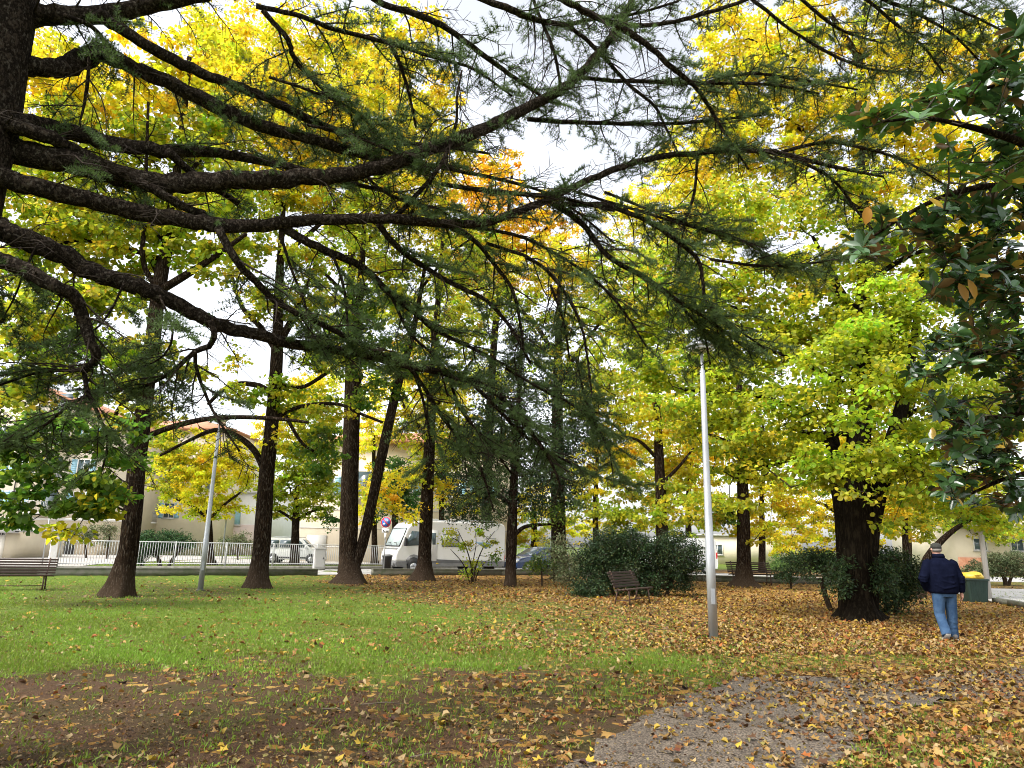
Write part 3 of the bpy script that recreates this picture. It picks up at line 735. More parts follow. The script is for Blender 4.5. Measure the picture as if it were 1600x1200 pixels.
def text(s, at, u, v, h, m, par, lift=.004):
    """raised lettering lying in the plane u (reading direction) , v (up)"""
    cu = bpy.data.curves.new('lettering', 'FONT'); cu.body = s; cu.size = h * 1.35; cu.align_x = 'CENTER'; cu.align_y = 'CENTER'; cu.extrude = .002; cu.resolution_u = 2
    tmp = bpy.data.objects.new('lettering_curve', cu); COL.objects.link(tmp)
    dg = bpy.context.evaluated_depsgraph_get(); me = bpy.data.meshes.new_from_object(tmp.evaluated_get(dg))
    bpy.data.objects.remove(tmp)
    u, v = np.array(u, float), np.array(v, float); n = np.cross(u, v)
    ve = np.array([q.co for q in me.vertices])
    w_ = np.array(at) + ve[:, :1] * u + ve[:, 1:2] * v + (ve[:, 2:3] + lift) * n
    me.vertices.foreach_set('co', w_.reshape(-1).astype(np.float32)); me.update(); me.materials.clear(); me.materials.append(m); me.name = 'lettering'
    ob = bpy.data.objects.new('lettering', me); COL.objects.link(ob); ob.parent = par
    return ob
motorhome()

def car(name, label, cat, loc, yaw, prof, belt, hw, hw_top, ztop, paint, wins, wheels, wr, screen, rear, roof_m=None, roof_bars=False):
    """prof: closed side outline; wins: side window outlines; screen, rear: (x,z) pairs of the glass line"""
    o = thing(name, label, cat, loc, yaw)
    def half(z): return hw if z <= belt else hw + (hw_top - hw) * (z - belt) / (ztop - belt)
    k = len(prof); b = Buf()
    rows = []
    for sc in (-1, -.82, 0, .82, 1):
        rows += [[x * (1 if abs(sc) < .9 else .985), sc * half(z), z - (.03 if abs(sc) > .9 and z > .5 else 0)] for x, z in prof]
    fs = []
    for r_ in range(4):
        fs += [[r_ * k + i, r_ * k + (i + 1) % k, (r_ + 1) * k + (i + 1) % k, (r_ + 1) * k + i] for i in range(k)]
    fs += [list(range(k)), list(range(4 * k, 5 * k))[::-1]]
    b.add(rows, fs); body = b.build('body', paint, o); bevel(body, .035, 2, 28)
    for s in (-1, 1):
        for wn in wins:
            b = Buf(); b.add([[x, s * (half(z) + .006), z] for x, z in wn] + [[x, s * (half(z) - .03), z] for x, z in wn], [list(range(len(wn)))[::s]] + [[i, (i + 1) % len(wn), len(wn) + (i + 1) % len(wn), len(wn) + i] for i in range(len(wn))])
            b.build('side_window', M['glass'], o)
        b = Buf(); b.box((wheels[0] - .75, s * (hw + .012), belt - .12), (.2, .03, .03)); b.build('door_handle', M['black'], o)
        b = Buf(); b.box((screen[1][0] - .25, s * (hw + .1), belt + .08), (.14, .2, .14)); bevel(b.build('wing_mirror', paint if not roof_m else M['black'], o), .03)
        b = Buf(); b.box((0, s * (hw + .008), .42), (wheels[0] - wheels[1] - 2 * wr - .1, .04, .1)); b.build('side_trim', M['black'], o)
        for x in wheels:
            ang = np.linspace(-.35, math.pi + .35, 14)
            b = Buf(); b.prism([(x + math.cos(a) * (wr + .07), wr + math.sin(a) * (wr + .07)) for a in ang], (0, s * (hw - .01), 0), (1, 0, 0), (0, 0, 1), (0, s, 0), .018); b.build('wheel_arch', M['dark'], o)
            wheel(o, x, s * (hw - .08), wr, .2, s)
        xf = prof[-1][0]
        b = Buf(); b.box((max(q[0] for q in prof) - .1, s * (hw - .22), belt - .28), (.24, .36, .18)); bevel(b.build('headlight', M['lamp'], o), .05)
        b = Buf(); b.box((min(q[0] for q in prof) + .05, s * (hw - .12), belt - .1), (.14, .2, .42)); bevel(b.build('tail_lamp', M['red'], o), .03)
    for nm, g in (('windscreen', screen), ('rear_window', rear)):
        (x0, z0), (x1, z1) = g; d = nz(np.array([x1 - x0, 0, z1 - z0])); n = np.array([d[2], 0, -d[0]]) * (1 if nm == 'windscreen' else -1)
        if n[2] < 0: n = -n
        p0, p1 = np.array([x0, 0, z0]), np.array([x1, 0, z1])
        b = Buf(); y0, y1 = half(z0) - .08, half(z1) - .08
        P_ = [p0 + [0, -y0, 0], p0 + [0, y0, 0], p1 + [0, y1, 0], p1 + [0, -y1, 0]]
        b.add([q + n * .012 for q in P_] + [q - n * .04 for q in P_], [[0, 1, 2, 3], [7, 6, 5, 4], [0, 4, 5, 1], [1, 5, 6, 2], [2, 6, 7, 3], [3, 7, 4, 0]]); b.build(nm, M['glass'], o)
    b = Buf(); b.box((max(q[0] for q in prof) - .02, 0, .42), (.06, .5, .11)); b.build('number_plate', M['sign_white'], o)
    if roof_bars:
        b = Buf()
        for s in (-1, 1): b.tube([(-1.5, s * (hw_top - .05), ztop + .06), (.5, s * (hw_top - .05), ztop + .06)], [.02] * 2, 6)
        b.build('roof_bars', M['galv'], o)
    if roof_m:
        xs = [q[0] for q in prof if q[1] > ztop - .06]
        b = Buf(); b.box(((min(xs) + max(xs)) / 2, 0, ztop + .0), (max(xs) - min(xs), 2 * hw_top - .16, .035)); bevel(b.build('roof_panel', roof_m, o), .015)
    return o
MPV = [(-2.1, .32), (-2.15, .6), (-2.13, 1.1), (-2.0, 1.72), (-1.85, 1.80), (.3, 1.80), (.62, 1.74), (1.25, 1.12), (1.95, .98), (2.13, .78), (2.15, .32)]
MPVW = [[(-1.85, 1.12), (-1.80, 1.62), (-1.05, 1.64), (-1.05, 1.12)], [(-.95, 1.12), (-.95, 1.64), (-.05, 1.64), (-.05, 1.12)], [(.05, 1.12), (.05, 1.64), (.45, 1.62), (1.0, 1.14)]]
HATCH = [(-1.95, .3), (-2.02, .6), (-1.95, .98), (-1.55, 1.42), (-1.3, 1.5), (-.2, 1.52), (.15, 1.46), (1.0, .98), (1.75, .84), (2.0, .66), (2.02, .3)]
HATCHW = [[(-1.55, 1.0), (-1.35, 1.38), (-.55, 1.42), (-.55, 1.0)], [(-.47, 1.0), (-.47, 1.42), (-.1, 1.41), (.12, 1.35), (.68, 1.0)]]
c = PY(460, 878, 53)
car('parked_car', 'boxy white people carrier with roof bars parked behind the white fence', 'car', (c[0], c[1], 0), rad(2), MPV, 1.08, .86, .70, 1.80, M['car_white'], MPVW, (1.38, -1.35), .32, ((.66, 1.70), (1.2, 1.16)), ((-1.98, 1.66), (-2.1, 1.14)), roof_bars=True)
c = PY(838, 890, 45)
car('parked_car', 'dark blue hatchback with a pale roof parked behind the motorhome', 'car', (c[0], c[1], 0), math.pi + rad(34), HATCH, .96, .84, .64, 1.52, M['car_blue'], HATCHW, (1.25, -1.25), .31, ((.2, 1.43), (.92, 1.01)), ((-1.58, 1.38), (-1.9, 1.0)), roof_m=M['car_silver'])
c = PY(30, 866, 61.5)
car('parked_car', 'small white car standing in front of the pale blue garage door', 'car', (c[0] - .6, c[1], 0), rad(-35), HATCH, .96, .84, .64, 1.52, M['car_white'], HATCHW, (1.25, -1.25), .31, ((.2, 1.43), (.92, 1.01)), ((-1.58, 1.38), (-1.9, 1.0)))
VAN = [(-2.5, .38), (-2.55, .7), (-2.5, 2.2), (-2.35, 2.32), (1.2, 2.35), (1.55, 2.2), (2.1, 1.35), (2.55, 1.15), (2.65, .8), (2.65, .38)]
c = PY(1080, 890, 49)
car('delivery_van', 'white van half hidden behind the big dark bush', 'van', (c[0] - .9, c[1], 0), math.pi + rad(20), VAN, 1.3, .98, .88, 2.35, M['car_white'], [[(.75, 1.3), (.75, 1.95), (1.3, 1.95), (1.75, 1.35)]], (1.75, -1.6), .34, ((1.58, 2.12), (2.06, 1.42)), ((-2.54, 2.0), (-2.56, 1.3)))

# ------------------------------------------------------------------ signs, lamp posts, bins
def no_parking():
    c = G(599, 897); c = PY(599, 897, c[1])
    o = thing('road_sign', 'round red and blue no parking sign with white plate below on a thin grey pole', 'sign', (c[0], c[1], 0), rad(-12))
    b = Buf(); b.tube([(0, 0, 0), (0, 0, 2.95)], [.03, .03], 10); b.build('pole', M['galv'], o)
    z = 2.66
    b = Buf(); b.lathe([(.01, -.02), (.30, -.02), (.30, .0), (.01, .0)], (0, -.04, z), 36, 'Y'); d = b.build('sign_disc', M['red'], o)
    b = Buf(); b.lathe([(.01, -.006), (.225, -.006), (.225, .0)], (0, -.061, z), 36, 'Y'); b.build('blue_field', M['blue'], d)
    b = Buf(); ang = np.linspace(0, 2 * np.pi, 40, endpoint=False)
    V = [[math.cos(a) * r_, -.0665 - e, z + math.sin(a) * r_] for e, r_ in ((0, .285), (0.002, .285), (.002, .300), (0, .300)) for a in ang]
    fs = [[i * 40 + j, i * 40 + (j + 1) % 40, ((i + 1) % 4) * 40 + (j + 1) % 40, ((i + 1) % 4) * 40 + j] for i in range(4) for j in range(40)]
    b.add(V, fs); b.build('white_rim', M['sign_white'], d)
    k = .707
    b = Buf(); b.prism([(-.22, -.032), (.22, -.032), (.22, .032), (-.22, .032)], (0, -.069, z), (k, 0, -k), (k, 0, k), (0, -1, 0), .004); b.build('red_bar', M['red'], d)
    for q in (1, -1):        # pale arrow shapes either side of the bar
        b = Buf(); b.prism([(-.035, 0), (.035, 0), (.035, .05), (.07, .05), (0, .12), (-.07, .05), (-.035, .05)], (q * .05, -.069, z + q * .05), (k * q, 0, -k * q), (k * q, 0, k * q), (0, -1, 0), .003); b.build('arrow', M['sign_white'], d)
    b = Buf(); b.box((0, -.045, 2.22), (.42, .02, .22)); p_ = b.build('plate', M['sign_white'], o)
    b = Buf(); b.box((-.09, -.058, 2.2), (.12, .006, .04)); b.box((-.12, -.058, 2.235), (.05, .006, .04)); b.box((.02, -.058, 2.24), (.02, .006, .08)); b.box((.09, -.058, 2.2), (.10, .006, .045))
    b.build('tow_symbol', M['sign_black'], p_)
    b = Buf(); b.box((0, -.04, 1.95), (.10, .02, .30)); b.build('label_plate', M['sign_white'], o)
no_parking()
def wheelie():
    c = PY(604, 889, 38.6)
    o = thing('litter_bin', 'black bin beside the nose of the motorhome', 'bin', (c[0], c[1], 0))
    b = Buf(); b.lathe([(.20, .1), (.26, .85), (.28, .87), (.28, .9), (.24, .9)], (0, 0, 0), 14); b.build('body', M['black'], o)
    b = Buf(); b.lathe([(.29, .9), (.27, .97), (.1, 1.02)], (0, 0, 0), 14); b.build('lid', M['skirt'], o)
    b = Buf(); b.box((0, 0, .05), (.4, .4, .1)); b.build('base', M['skirt'], o)
wheelie()
def street_sign():
    c = PY(66, 879, 41.5)
    o = thing('road_sign', 'dark rectangular sign seen from behind on a thin pole behind the left bench', 'sign', (c[0], c[1], 0), rad(8))
    b = Buf(); b.tube([(0, 0, 0), (0, 0, 3.3)], [.035, .035], 10); b.build('pole', M['galv'], o)
    b = Buf(); b.box((.12, -.05, 3.0), (.75, .02, .55)); bevel(b.build('sign_panel', M['skirt'], o), .008)
    for z in (2.85, 3.15):
        b = Buf(); b.box((0, -.02, z), (.12, .06, .04)); b.build('clamp', M['galv'], o)
street_sign()
def white_pole(px, py, Y, h, label):
    c = PY(px, py, Y); o = thing('pole', label, 'pole', (c[0], c[1], 0))
    b = Buf(); b.lathe([(.05, 0), (.05, h), (.03, h + .04)], (0, 0, 0), 10); b.build('shaft', M['white_metal'], o)
    b = Buf(); b.lathe([(.09, 0), (.09, .03), (.055, .06)], (0, 0, 0), 12); b.build('base', M['plinth'], o)
white_pole(346, 880, 47, 2.9, 'thin white pole behind the fence beside the yellow tree')
white_pole(1421, 880, 38, 3.6, 'thin white pole beyond the round bush')

def lamp_post():
    o = thing('lamp_post', 'x', 'lamp post', (0, 0, 0), 0, 'grey lamp posts on the lawn')
    b = Buf(); b.lathe([(.085, -.05), (.085, 1.6), (.078, 1.62), (.06, 3.6), (.052, 5.1), (.03, 5.12), (.03, 5.5)], (0, 0, 0), 20); b.build('pole', M['galv'], o, True)
    b = Buf(); b.lathe([(.14, -.02), (.14, .012), (.10, .02)], (0, 0, 0), 16); b.build('base_collar', M['concrete'], o)
    b = Buf(); b.box((0, -.083, .75), (.075, .02, .28)); bevel(b.build('inspection_door', M['galv'], o), .004)
    b = Buf(); b.lathe([(.05, 5.46), (.10, 5.52), (.30, 5.56), (.31, 5.60), (.22, 5.68), (.02, 5.72)], (0, 0, 0), 20); h = b.build('luminaire', M['galv'], o, True)
    b = Buf(); b.lathe([(.27, 5.54), (.20, 5.50), (.06, 5.49)], (0, 0, 0), 20); b.build('diffuser', M['lamp'], h)
    return o
def copy_thing(o, loc, label, group=None, rz=0.0, sc=1.0):
    c = o.copy(); COL.objects.link(c); c.location = loc; c.rotation_euler = (0, 0, rz); c.scale = (sc, sc, sc); c['label'] = label
    if group: c['group'] = group
    def rec(s, d):
        for ch in s.children:
            q = ch.copy(); COL.objects.link(q); q.parent = d; rec(ch, q)
    rec(o, c)
    return c
lp = lamp_post()
c = G(1115, 998); lp.location = (c[0], c[1], 0); lp['label'] = 'tall grey steel lamp post nearest the path, in front of the yellow foliage'
bpy.context.view_layer.update()
c = G(313, 922); copy_thing(lp, (c[0], c[1], 0), 'slim grey lamp post between the two left trunks, its lamp showing', rz=rad(20))

def right_pole():
    c = G(1546, 936); o = thing('utility_pole', 'weathered grey pole standing behind the green bin with the yellow lid', 'pole', (c[0], c[1], 0))
    b = Buf(); b.tube([(0, 0, -.1), (0, 0, 2), (0, 0, 5), (0, 0, 7.2)], [.10, .095, .08, .07], 14, wob=.02); b.build('shaft', M['pole_wood'], o, True)
    b = Buf(); b.lathe([(.09, 7.2), (.085, 7.26), (.02, 7.3)], (0, 0, 0), 12); b.build('top_cap', M['galv'], o)
right_pole()
def green_bin():
    c = G(1524, 941); o = thing('litter_bin', 'dark green litter bin with a yellow lid beside the walking person', 'bin', (c[0], c[1], 0), rad(-6))
    b = Buf()
    x0, x1, h = .29, .36, .80
    sec = lambda r_, z: [[sx * r_ * kx, sy * r_ * ky, z] for sx, sy, kx, ky in ((-1, -1, .86, 1), (1, -1, .86, 1), (1, -1, 1, .86), (1, 1, 1, .86), (1, 1, .86, 1), (-1, 1, .86, 1), (-1, 1, 1, .86), (-1, -1, 1, .86))]
    V = sec(x0, 0) + sec(x1, h - .06) + sec(x1 + .025, h - .06) + sec(x1 + .025, h) + sec(x1 - .03, h)
    fs = [[r_ * 8 + i, r_ * 8 + (i + 1) % 8, (r_ + 1) * 8 + (i + 1) % 8, (r_ + 1) * 8 + i] for r_ in range(4) for i in range(8)]
    b.add(V, fs + [list(range(8))[::-1], list(range(32, 40))])
    for k in range(7):
        x = -.24 + k * .08
        b.bar((x * .92, -x0 - .008, .05), (x * 1.1, -x1 - .004, h - .1), .02, .02)
    bevel(b.build('body', M['bin_green'], o), .012)
    b = Buf(); n = 18
    prof = [(.345, .80), (.36, .83), (.35, .90), (.29, .985), (.16, 1.02), (.02, 1.03)]
    b.lathe(prof, (0, 0, 0), n, 'Z', (1.0, .95))
    v = b.v[0]; v[:, 2] += .02 * np.sin(v[:, 0] * 13) * (v[:, 2] > .85)
    b.build('lid', M['bin_yellow'], o, True)
    b = Buf(); b.box((0, -.365, .93), (.2, .03, .04)); b.build('lid_handle', M['bin_yellow'], o)
green_bin()

# ------------------------------------------------------------------ benches (local: long axis x, sitter faces -y)
def bench(Lb=1.9):
    o = thing('park_bench', 'x', 'bench', (0, 0, 0), 0, 'brown slatted park benches')
    b = Buf()
    for k in range(4): b.box((0, -.27 + k * .115, .44 - .012 * k), (Lb, .085, .035))
    bevel(b.build('seat', M['wood_slat'], o), .008)
    b = Buf()
    for k in range(6):
        y = .13 + k * .040; z = .50 + k * .075
        b.bar((-Lb / 2, y, z), (Lb / 2, y, z), .03, .055)
    bevel(b.build('backrest', M['wood_slat'], o), .006)
    for x in (-Lb / 2 + .22, Lb / 2 - .22):
        b = Buf()
        b.bar((x, -.27, 0), (x, -.24, .42), .04, .03); b.bar((x, .20, 0), (x, .10, .42), .04, .03)
        b.bar((x, -.30, .41), (x, .13, .385), .04, .03); b.bar((x, .11, .385), (x, .35, .93), .04, .03); b.bar((x, -.27, .12), (x, .17, .12), .03, .02)
        b.build('leg', M['iron'], o)
    b = Buf(); b.bar((-Lb / 2 + .24, -.05, .12), (Lb / 2 - .24, -.05, .12), .025, .025); b.build('stretcher', M['iron'], o)
    return o
bn = bench()
c = G(996, 946); bn.location = (c[0] - .05, c[1] + .70, 0); bn.rotation_euler = (0, 0, rad(57)); bn['label'] = 'brown slatted bench seen end on, in front of the big dark bush'
bpy.context.view_layer.update()
c = PY(1174, 905, 34.8); copy_thing(bn, (c[0], c[1], 0), 'dark slatted bench far back behind the single trunk', rz=rad(4), sc=1.15)
c = G(36, 922); copy_thing(bn, (c[0] - .25, c[1], 0), 'brown slatted bench at the left edge of the lawn', rz=rad(24))

# ------------------------------------------------------------------ the person
def skin_obj(name, joints, edges, m, par, sub=2, root=0):
    me = bpy.data.meshes.new(name)
    me.from_pydata([j[0] for j in joints], edges, [])
    o = bpy.data.objects.new(name, me); COL.objects.link(o)
    sk = o.modifiers.new('skin', 'SKIN'); sk.use_smooth_shade = True
    for i, j in enumerate(joints):
        r_ = j[1]; me.skin_vertices[0].data[i].radius = (r_, r_) if not isinstance(r_, tuple) else r_
        me.skin_vertices[0].data[i].use_root = (i == root)
    sb = o.modifiers.new('sub', 'SUBSURF'); sb.levels = sub; sb.render_levels = sub
    dg = bpy.context.evaluated_depsgraph_get(); nm = bpy.data.meshes.new_from_object(o.evaluated_get(dg))
    o.modifiers.clear(); o.data = nm; nm.materials.clear(); nm.materials.append(m)
    if par: o.parent = par
    return o
def remesh(b, name, m, par, vox=.012, it=6):
    o = b.build(name, m, None)
    r_ = o.modifiers.new('remesh', 'REMESH'); r_.mode = 'VOXEL'; r_.voxel_size = vox; r_.use_smooth_shade = True
    s_ = o.modifiers.new('smooth', 'SMOOTH'); s_.iterations = it; s_.factor = .5
    dg = bpy.context.evaluated_depsgraph_get(); nm = bpy.data.meshes.new_from_object(o.evaluated_get(dg))
    o.modifiers.clear(); o.data = nm; nm.materials.clear(); nm.materials.append(m)
    for p in nm.polygons: p.use_smooth = True
    o.parent = par
    return o
def loft(b, rings, sides=28, pw=2.4):
    """rings: (cx, cy, z, rx, ry): superellipse sections"""
    ang = np.linspace(0, 2 * np.pi, sides, endpoint=False); V = []
    for cx, cy, z, rx, ry in rings:
        c_, s_ = np.cos(ang), np.sin(ang)
        V.append(np.stack([cx + rx * np.sign(c_) * np.abs(c_) ** (2 / pw), cy + ry * np.sign(s_) * np.abs(s_) ** (2 / pw), np.full(sides, z)], 1))
    n = len(rings); a = np.arange(sides); q = (a + 1) % sides
    b.add(np.vstack(V), [f for i in range(n - 1) for f in np.stack([i * sides + a, i * sides + q, (i + 1) * sides + q, (i + 1) * sides + a], 1)] + [a[::-1], a + (n - 1) * sides])
def person():
    c = G(1483, 1001)
    o = thing('person', 'elderly person in a navy jacket, blue jeans and dark cap walking away over the leaves', 'person', (c[0], c[1], 0), rad(-8))
    # local frame: faces +y (away), x to the right. Right hand hangs, left hand in the pocket, left foot pushing off
    Lft = [(-.105, -.02, .90), (-.12, -.01, .48), (-.115, -.20, .12)]        # hip, knee, ankle
    Rgt = [(.105, 0, .90), (.125, .05, .48), (.125, .10, .09)]
    # body: one continuous surface under the clothes
    b = Buf()
    for l_ in (Lft, Rgt): b.tube(np.array(l_), [.075, .055, .04], 14)
    loft(b, [(0, 0, .82, .14, .10), (0, 0, .95, .16, .11), (0, 0, 1.15, .15, .10), (0, .02, 1.40, .19, .11), (0, .04, 1.50, .12, .08), (0, .06, 1.56, .062, .062)])
    b.tube([(0, .05, 1.50), (0, .085, 1.58), (0, .10, 1.64)], [.066, .060, .064], 16)
    # head bowed forward
    hc = np.array([0, .115, 1.69])
    loft(b, [(0, hc[1] + .02, 1.585, .045, .055), (0, hc[1] + .02, 1.61, .062, .08), (0, hc[1] + .01, 1.65, .073, .096), (0, hc[1], 1.69, .078, .102), (0, hc[1], 1.73, .076, .098), (0, hc[1], 1.765, .062, .08), (0, hc[1], 1.785, .035, .045)], 24, 2.1)
    for s in (-1, 1):
        b.tube([hc + [s * .072, .0, -.035], hc + [s * .092, -.012, -.005], hc + [s * .086, -.008, .028]], [.010, .019, .012], 10)    # ears
        b.tube([hc + [s * .03, .093, .012], hc + [s * .032, .098, .012]], [.014, .01], 8)
    b.tube([hc + [0, .09, .015], hc + [0, .118, -.022], hc + [0, .10, -.03]], [.010, .017, .012], 8)      # nose
    b.tube([hc + [-.025, .094, -.055], hc + [0, .102, -.055], hc + [.025, .094, -.055]], [.007, .010, .007], 8)   # mouth
    sh = {1: np.array([.20, .02, 1.43]), -1: np.array([-.20, .02, 1.43])}
    el = {1: np.array([.315, -.02, 1.13]), -1: np.array([-.37, -.06, 1.13])}
    wr = {1: np.array([.335, .03, .885]), -1: np.array([-.24, .10, .92])}
    for s in (1, -1):
        b.tube([sh[s], (sh[s] + el[s]) / 2, el[s], (el[s] + wr[s]) / 2, wr[s]], [.055, .05, .042, .038, .028], 12)
        # hand: palm, four bent fingers of different lengths, thumb off the palm's side
        if s == 1: dn, fw, lt = np.array([.06, .10, -.99]), np.array([0, 1, .1]), np.array([-1, .1, 0])
        else: dn, fw, lt = nz(np.array([.5, .45, -.75])), nz(np.array([.3, .8, .4])), nz(np.array([.7, -.3, .3]))
        w0 = wr[s]
        b.tube([w0, w0 + dn * .04, w0 + dn * .09], [.028, .034, .030], 10)
        for k, ln in enumerate((.068, .078, .072, .056)):
            base = w0 + dn * .085 + fw * (.030 - k * .020)
            b.tube([base - dn * .02, base + dn * ln * .5 + lt * .006, base + dn * ln * .85 + lt * .026, base + dn * ln * .95 + lt * .042], [.0105, .010, .009, .007], 8)
        tb = w0 + dn * .03 + fw * .030
        b.tube([tb - fw * .01, tb + fw * .022 + dn * .022, tb + fw * .030 + dn * .05 + lt * .012], [.013, .012, .009], 8)
    remesh(b, 'body', M['skin'], o, .0065, 3)
    # hair under the cap
    b = Buf(); loft(b, [(0, hc[1] - .018, 1.648, .074, .088), (0, hc[1] - .018, 1.69, .083, .098), (0, hc[1] - .008, 1.72, .084, .100)], 24, 2.1)
    b.build('hair', M['hair'], o, True)
    b = Buf(); loft(b, [(0, hc[1] - .002, 1.708, .090, .110), (0, hc[1] - .002, 1.745, .092, .112), (0, hc[1], 1.785, .082, .100), (0, hc[1], 1.812, .055, .070), (0, hc[1], 1.82, .015, .02)], 28, 2.2)
    cp = b.build('cap', M['cap'], o, True)
    b = Buf(); V = []; n = 15
    for i in range(n):
        a = math.pi * (i + .5) / n
        for r1, z_ in ((.088, 1.722), (.15, 1.702)):
            V.append([math.cos(a) * .09 * (1 if r1 < .1 else 1.0), hc[1] + math.sin(a) * (.10 if r1 < .1 else .185), z_]); V.append([V[-1][0], V[-1][1], z_ - .008])
    fs = []
    for i in range(n - 1):
        k, j = i * 4, (i + 1) * 4
        fs += [[k, k + 2, j + 2, j], [k + 1, j + 1, j + 3, k + 3], [k + 2, k + 3, j + 3, j + 2]]
    b.add(V, fs); b.build('peak', M['cap'], cp)
    # jacket: torso and both sleeves in one surface
    b = Buf()
    loft(b, [(0, .0, .865, .238, .165), (0, 0, .90, .262, .18), (0, -.005, 1.02, .272, .19), (0, -.01, 1.18, .275, .19), (0, -.005, 1.32, .270, .175), (0, .0, 1.42, .238, .150), (0, .02, 1.49, .165, .115), (0, .045, 1.535, .105, .095), (0, .06, 1.575, .092, .09)])
    for s in (1, -1):
        b.tube([sh[s] * [.85, 1, 1.0], sh[s] * [1.08, 1, .985], (sh[s] * .55 + el[s] * .45), el[s], el[s] * .45 + wr[s] * .55, wr[s] * .96 + el[s] * .04], [.10, .112, .10, .090, .078, .062 if s == 1 else .07], 18, wob=.03, seed=3)
        for k in range(3):
            p0 = el[s] + np.array([0, 0, .05 - k * .05]); b.tube([p0 + [-.07, -.04, .01], p0 + [0, -.085, -.008], p0 + [.07, -.04, .006]], [.016, .02, .016], 8)
    for k, (z, amp) in enumerate(((.98, .02), (1.08, -.02), (1.19, .015))):
        b.tube([(-.2, -.15, z + .03 + amp), (-.05, -.19, z - amp), (.12, -.185, z + amp), (.22, -.13, z + .04)], [.012, .019, .018, .01], 8)
    jk = remesh(b, 'jacket', M['navy'], o, .011, 7)
    b = Buf(); ang = np.linspace(0, 2 * np.pi, 24, endpoint=False)
    loft(b, [(0, .05, 1.535, .112, .104), (0, .055, 1.575, .110, .106), (0, .07, 1.612, .098, .098)], 24, 2.1); b.build('collar', M['navy'], jk, True)
    # jeans
    b = Buf()
    loft(b, [(0, .005, .80, .185, .135), (0, .0, .86, .20, .145), (0, 0, .93, .205, .145)])
    ll = np.array([Lft[0], (np.array(Lft[0]) + Lft[1]) / 2, Lft[1], (np.array(Lft[1]) + Lft[2]) / 2, np.array(Lft[2]) + [0, -.02, -.01]])
    rl = np.array([Rgt[0], (np.array(Rgt[0]) + Rgt[1]) / 2, Rgt[1], (np.array(Rgt[1]) + Rgt[2]) / 2, np.array(Rgt[2]) + [0, 0, -.03]])
    b.tube(ll, [.118, .104, .092, .086, .092], 18, wob=.03, seed=1); b.tube(rl, [.118, .104, .092, .084, .096], 18, wob=.03, seed=2)
    for l_ in (ll, rl):
        for k, f_ in enumerate((1.85, 2.3, 2.75, 3.2, 3.7)):
            i = int(f_); p0 = l_[i] + (l_[min(i + 1, 4)] - l_[i]) * (f_ - i)
            b.tube([p0 + [-.075, -.05, .015 * (-1) ** k], p0 + [0, -.087, 0], p0 + [.075, -.05, -.015 * (-1) ** k]], [.008, .013, .008], 8)
    remesh(b, 'jeans', M['denim'], o, .011, 5)
    # shoes: left heel lifted, right flat
    def shoe(an, pitch):
        b = Buf(); s_ = Buf()
        pts = [(-.10, .030, .040), (-.06, .043, .055), (.02, .046, .05), (.10, .050, .038), (.17, .045, .028), (.205, .025, .018)]
        cp_, sp_ = math.cos(pitch), math.sin(pitch)
        V, W = [], []
        for y, hw_, h in pts:
            for a in np.linspace(0, 2 * np.pi, 14, endpoint=False):
                V.append([hw_ * math.cos(a), y, .022 + h * (.9 + .9 * math.sin(a)) * (1.0 if math.sin(a) > -.9 else .9)])
        n = 14; a = np.arange(n); q = (a + 1) % n
        f_ = [k for i in range(len(pts) - 1) for k in np.stack([i * n + a, i * n + q, (i + 1) * n + q, (i + 1) * n + a], 1)] + [a[::-1], a + (len(pts) - 1) * n]
        out = [(y, hw_) for y, hw_, h in pts]
        W2 = [[hw_ + .006, y] for y, hw_ in out] + [[-hw_ - .006, y] for y, hw_ in out[::-1]]
        piv = np.array([0, .13, 0])
        def tr(v):
            v = np.array(v, float) - piv
            v = np.stack([v[:, 0], v[:, 1] * cp_ + v[:, 2] * sp_, -v[:, 1] * sp_ + v[:, 2] * cp_], 1) if pitch else v
            return v + piv + np.array(an)
        b.add(tr(V), f_)
        k = len(W2); s_.add(tr([[x, y, 0] for x, y in W2] + [[x, y, .03] for x, y in W2]), [list(range(k))[::-1], list(range(k, 2 * k))] + [[i, (i + 1) % k, k + (i + 1) % k, k + i] for i in range(k)])
        e = b.build('shoe', M['shoe'], o, True); s_.build('sole', M['sole'], e)
    shoe((-.115, -.24, .004), rad(38)); shoe((.127, .07, .004), 0.0)
person()

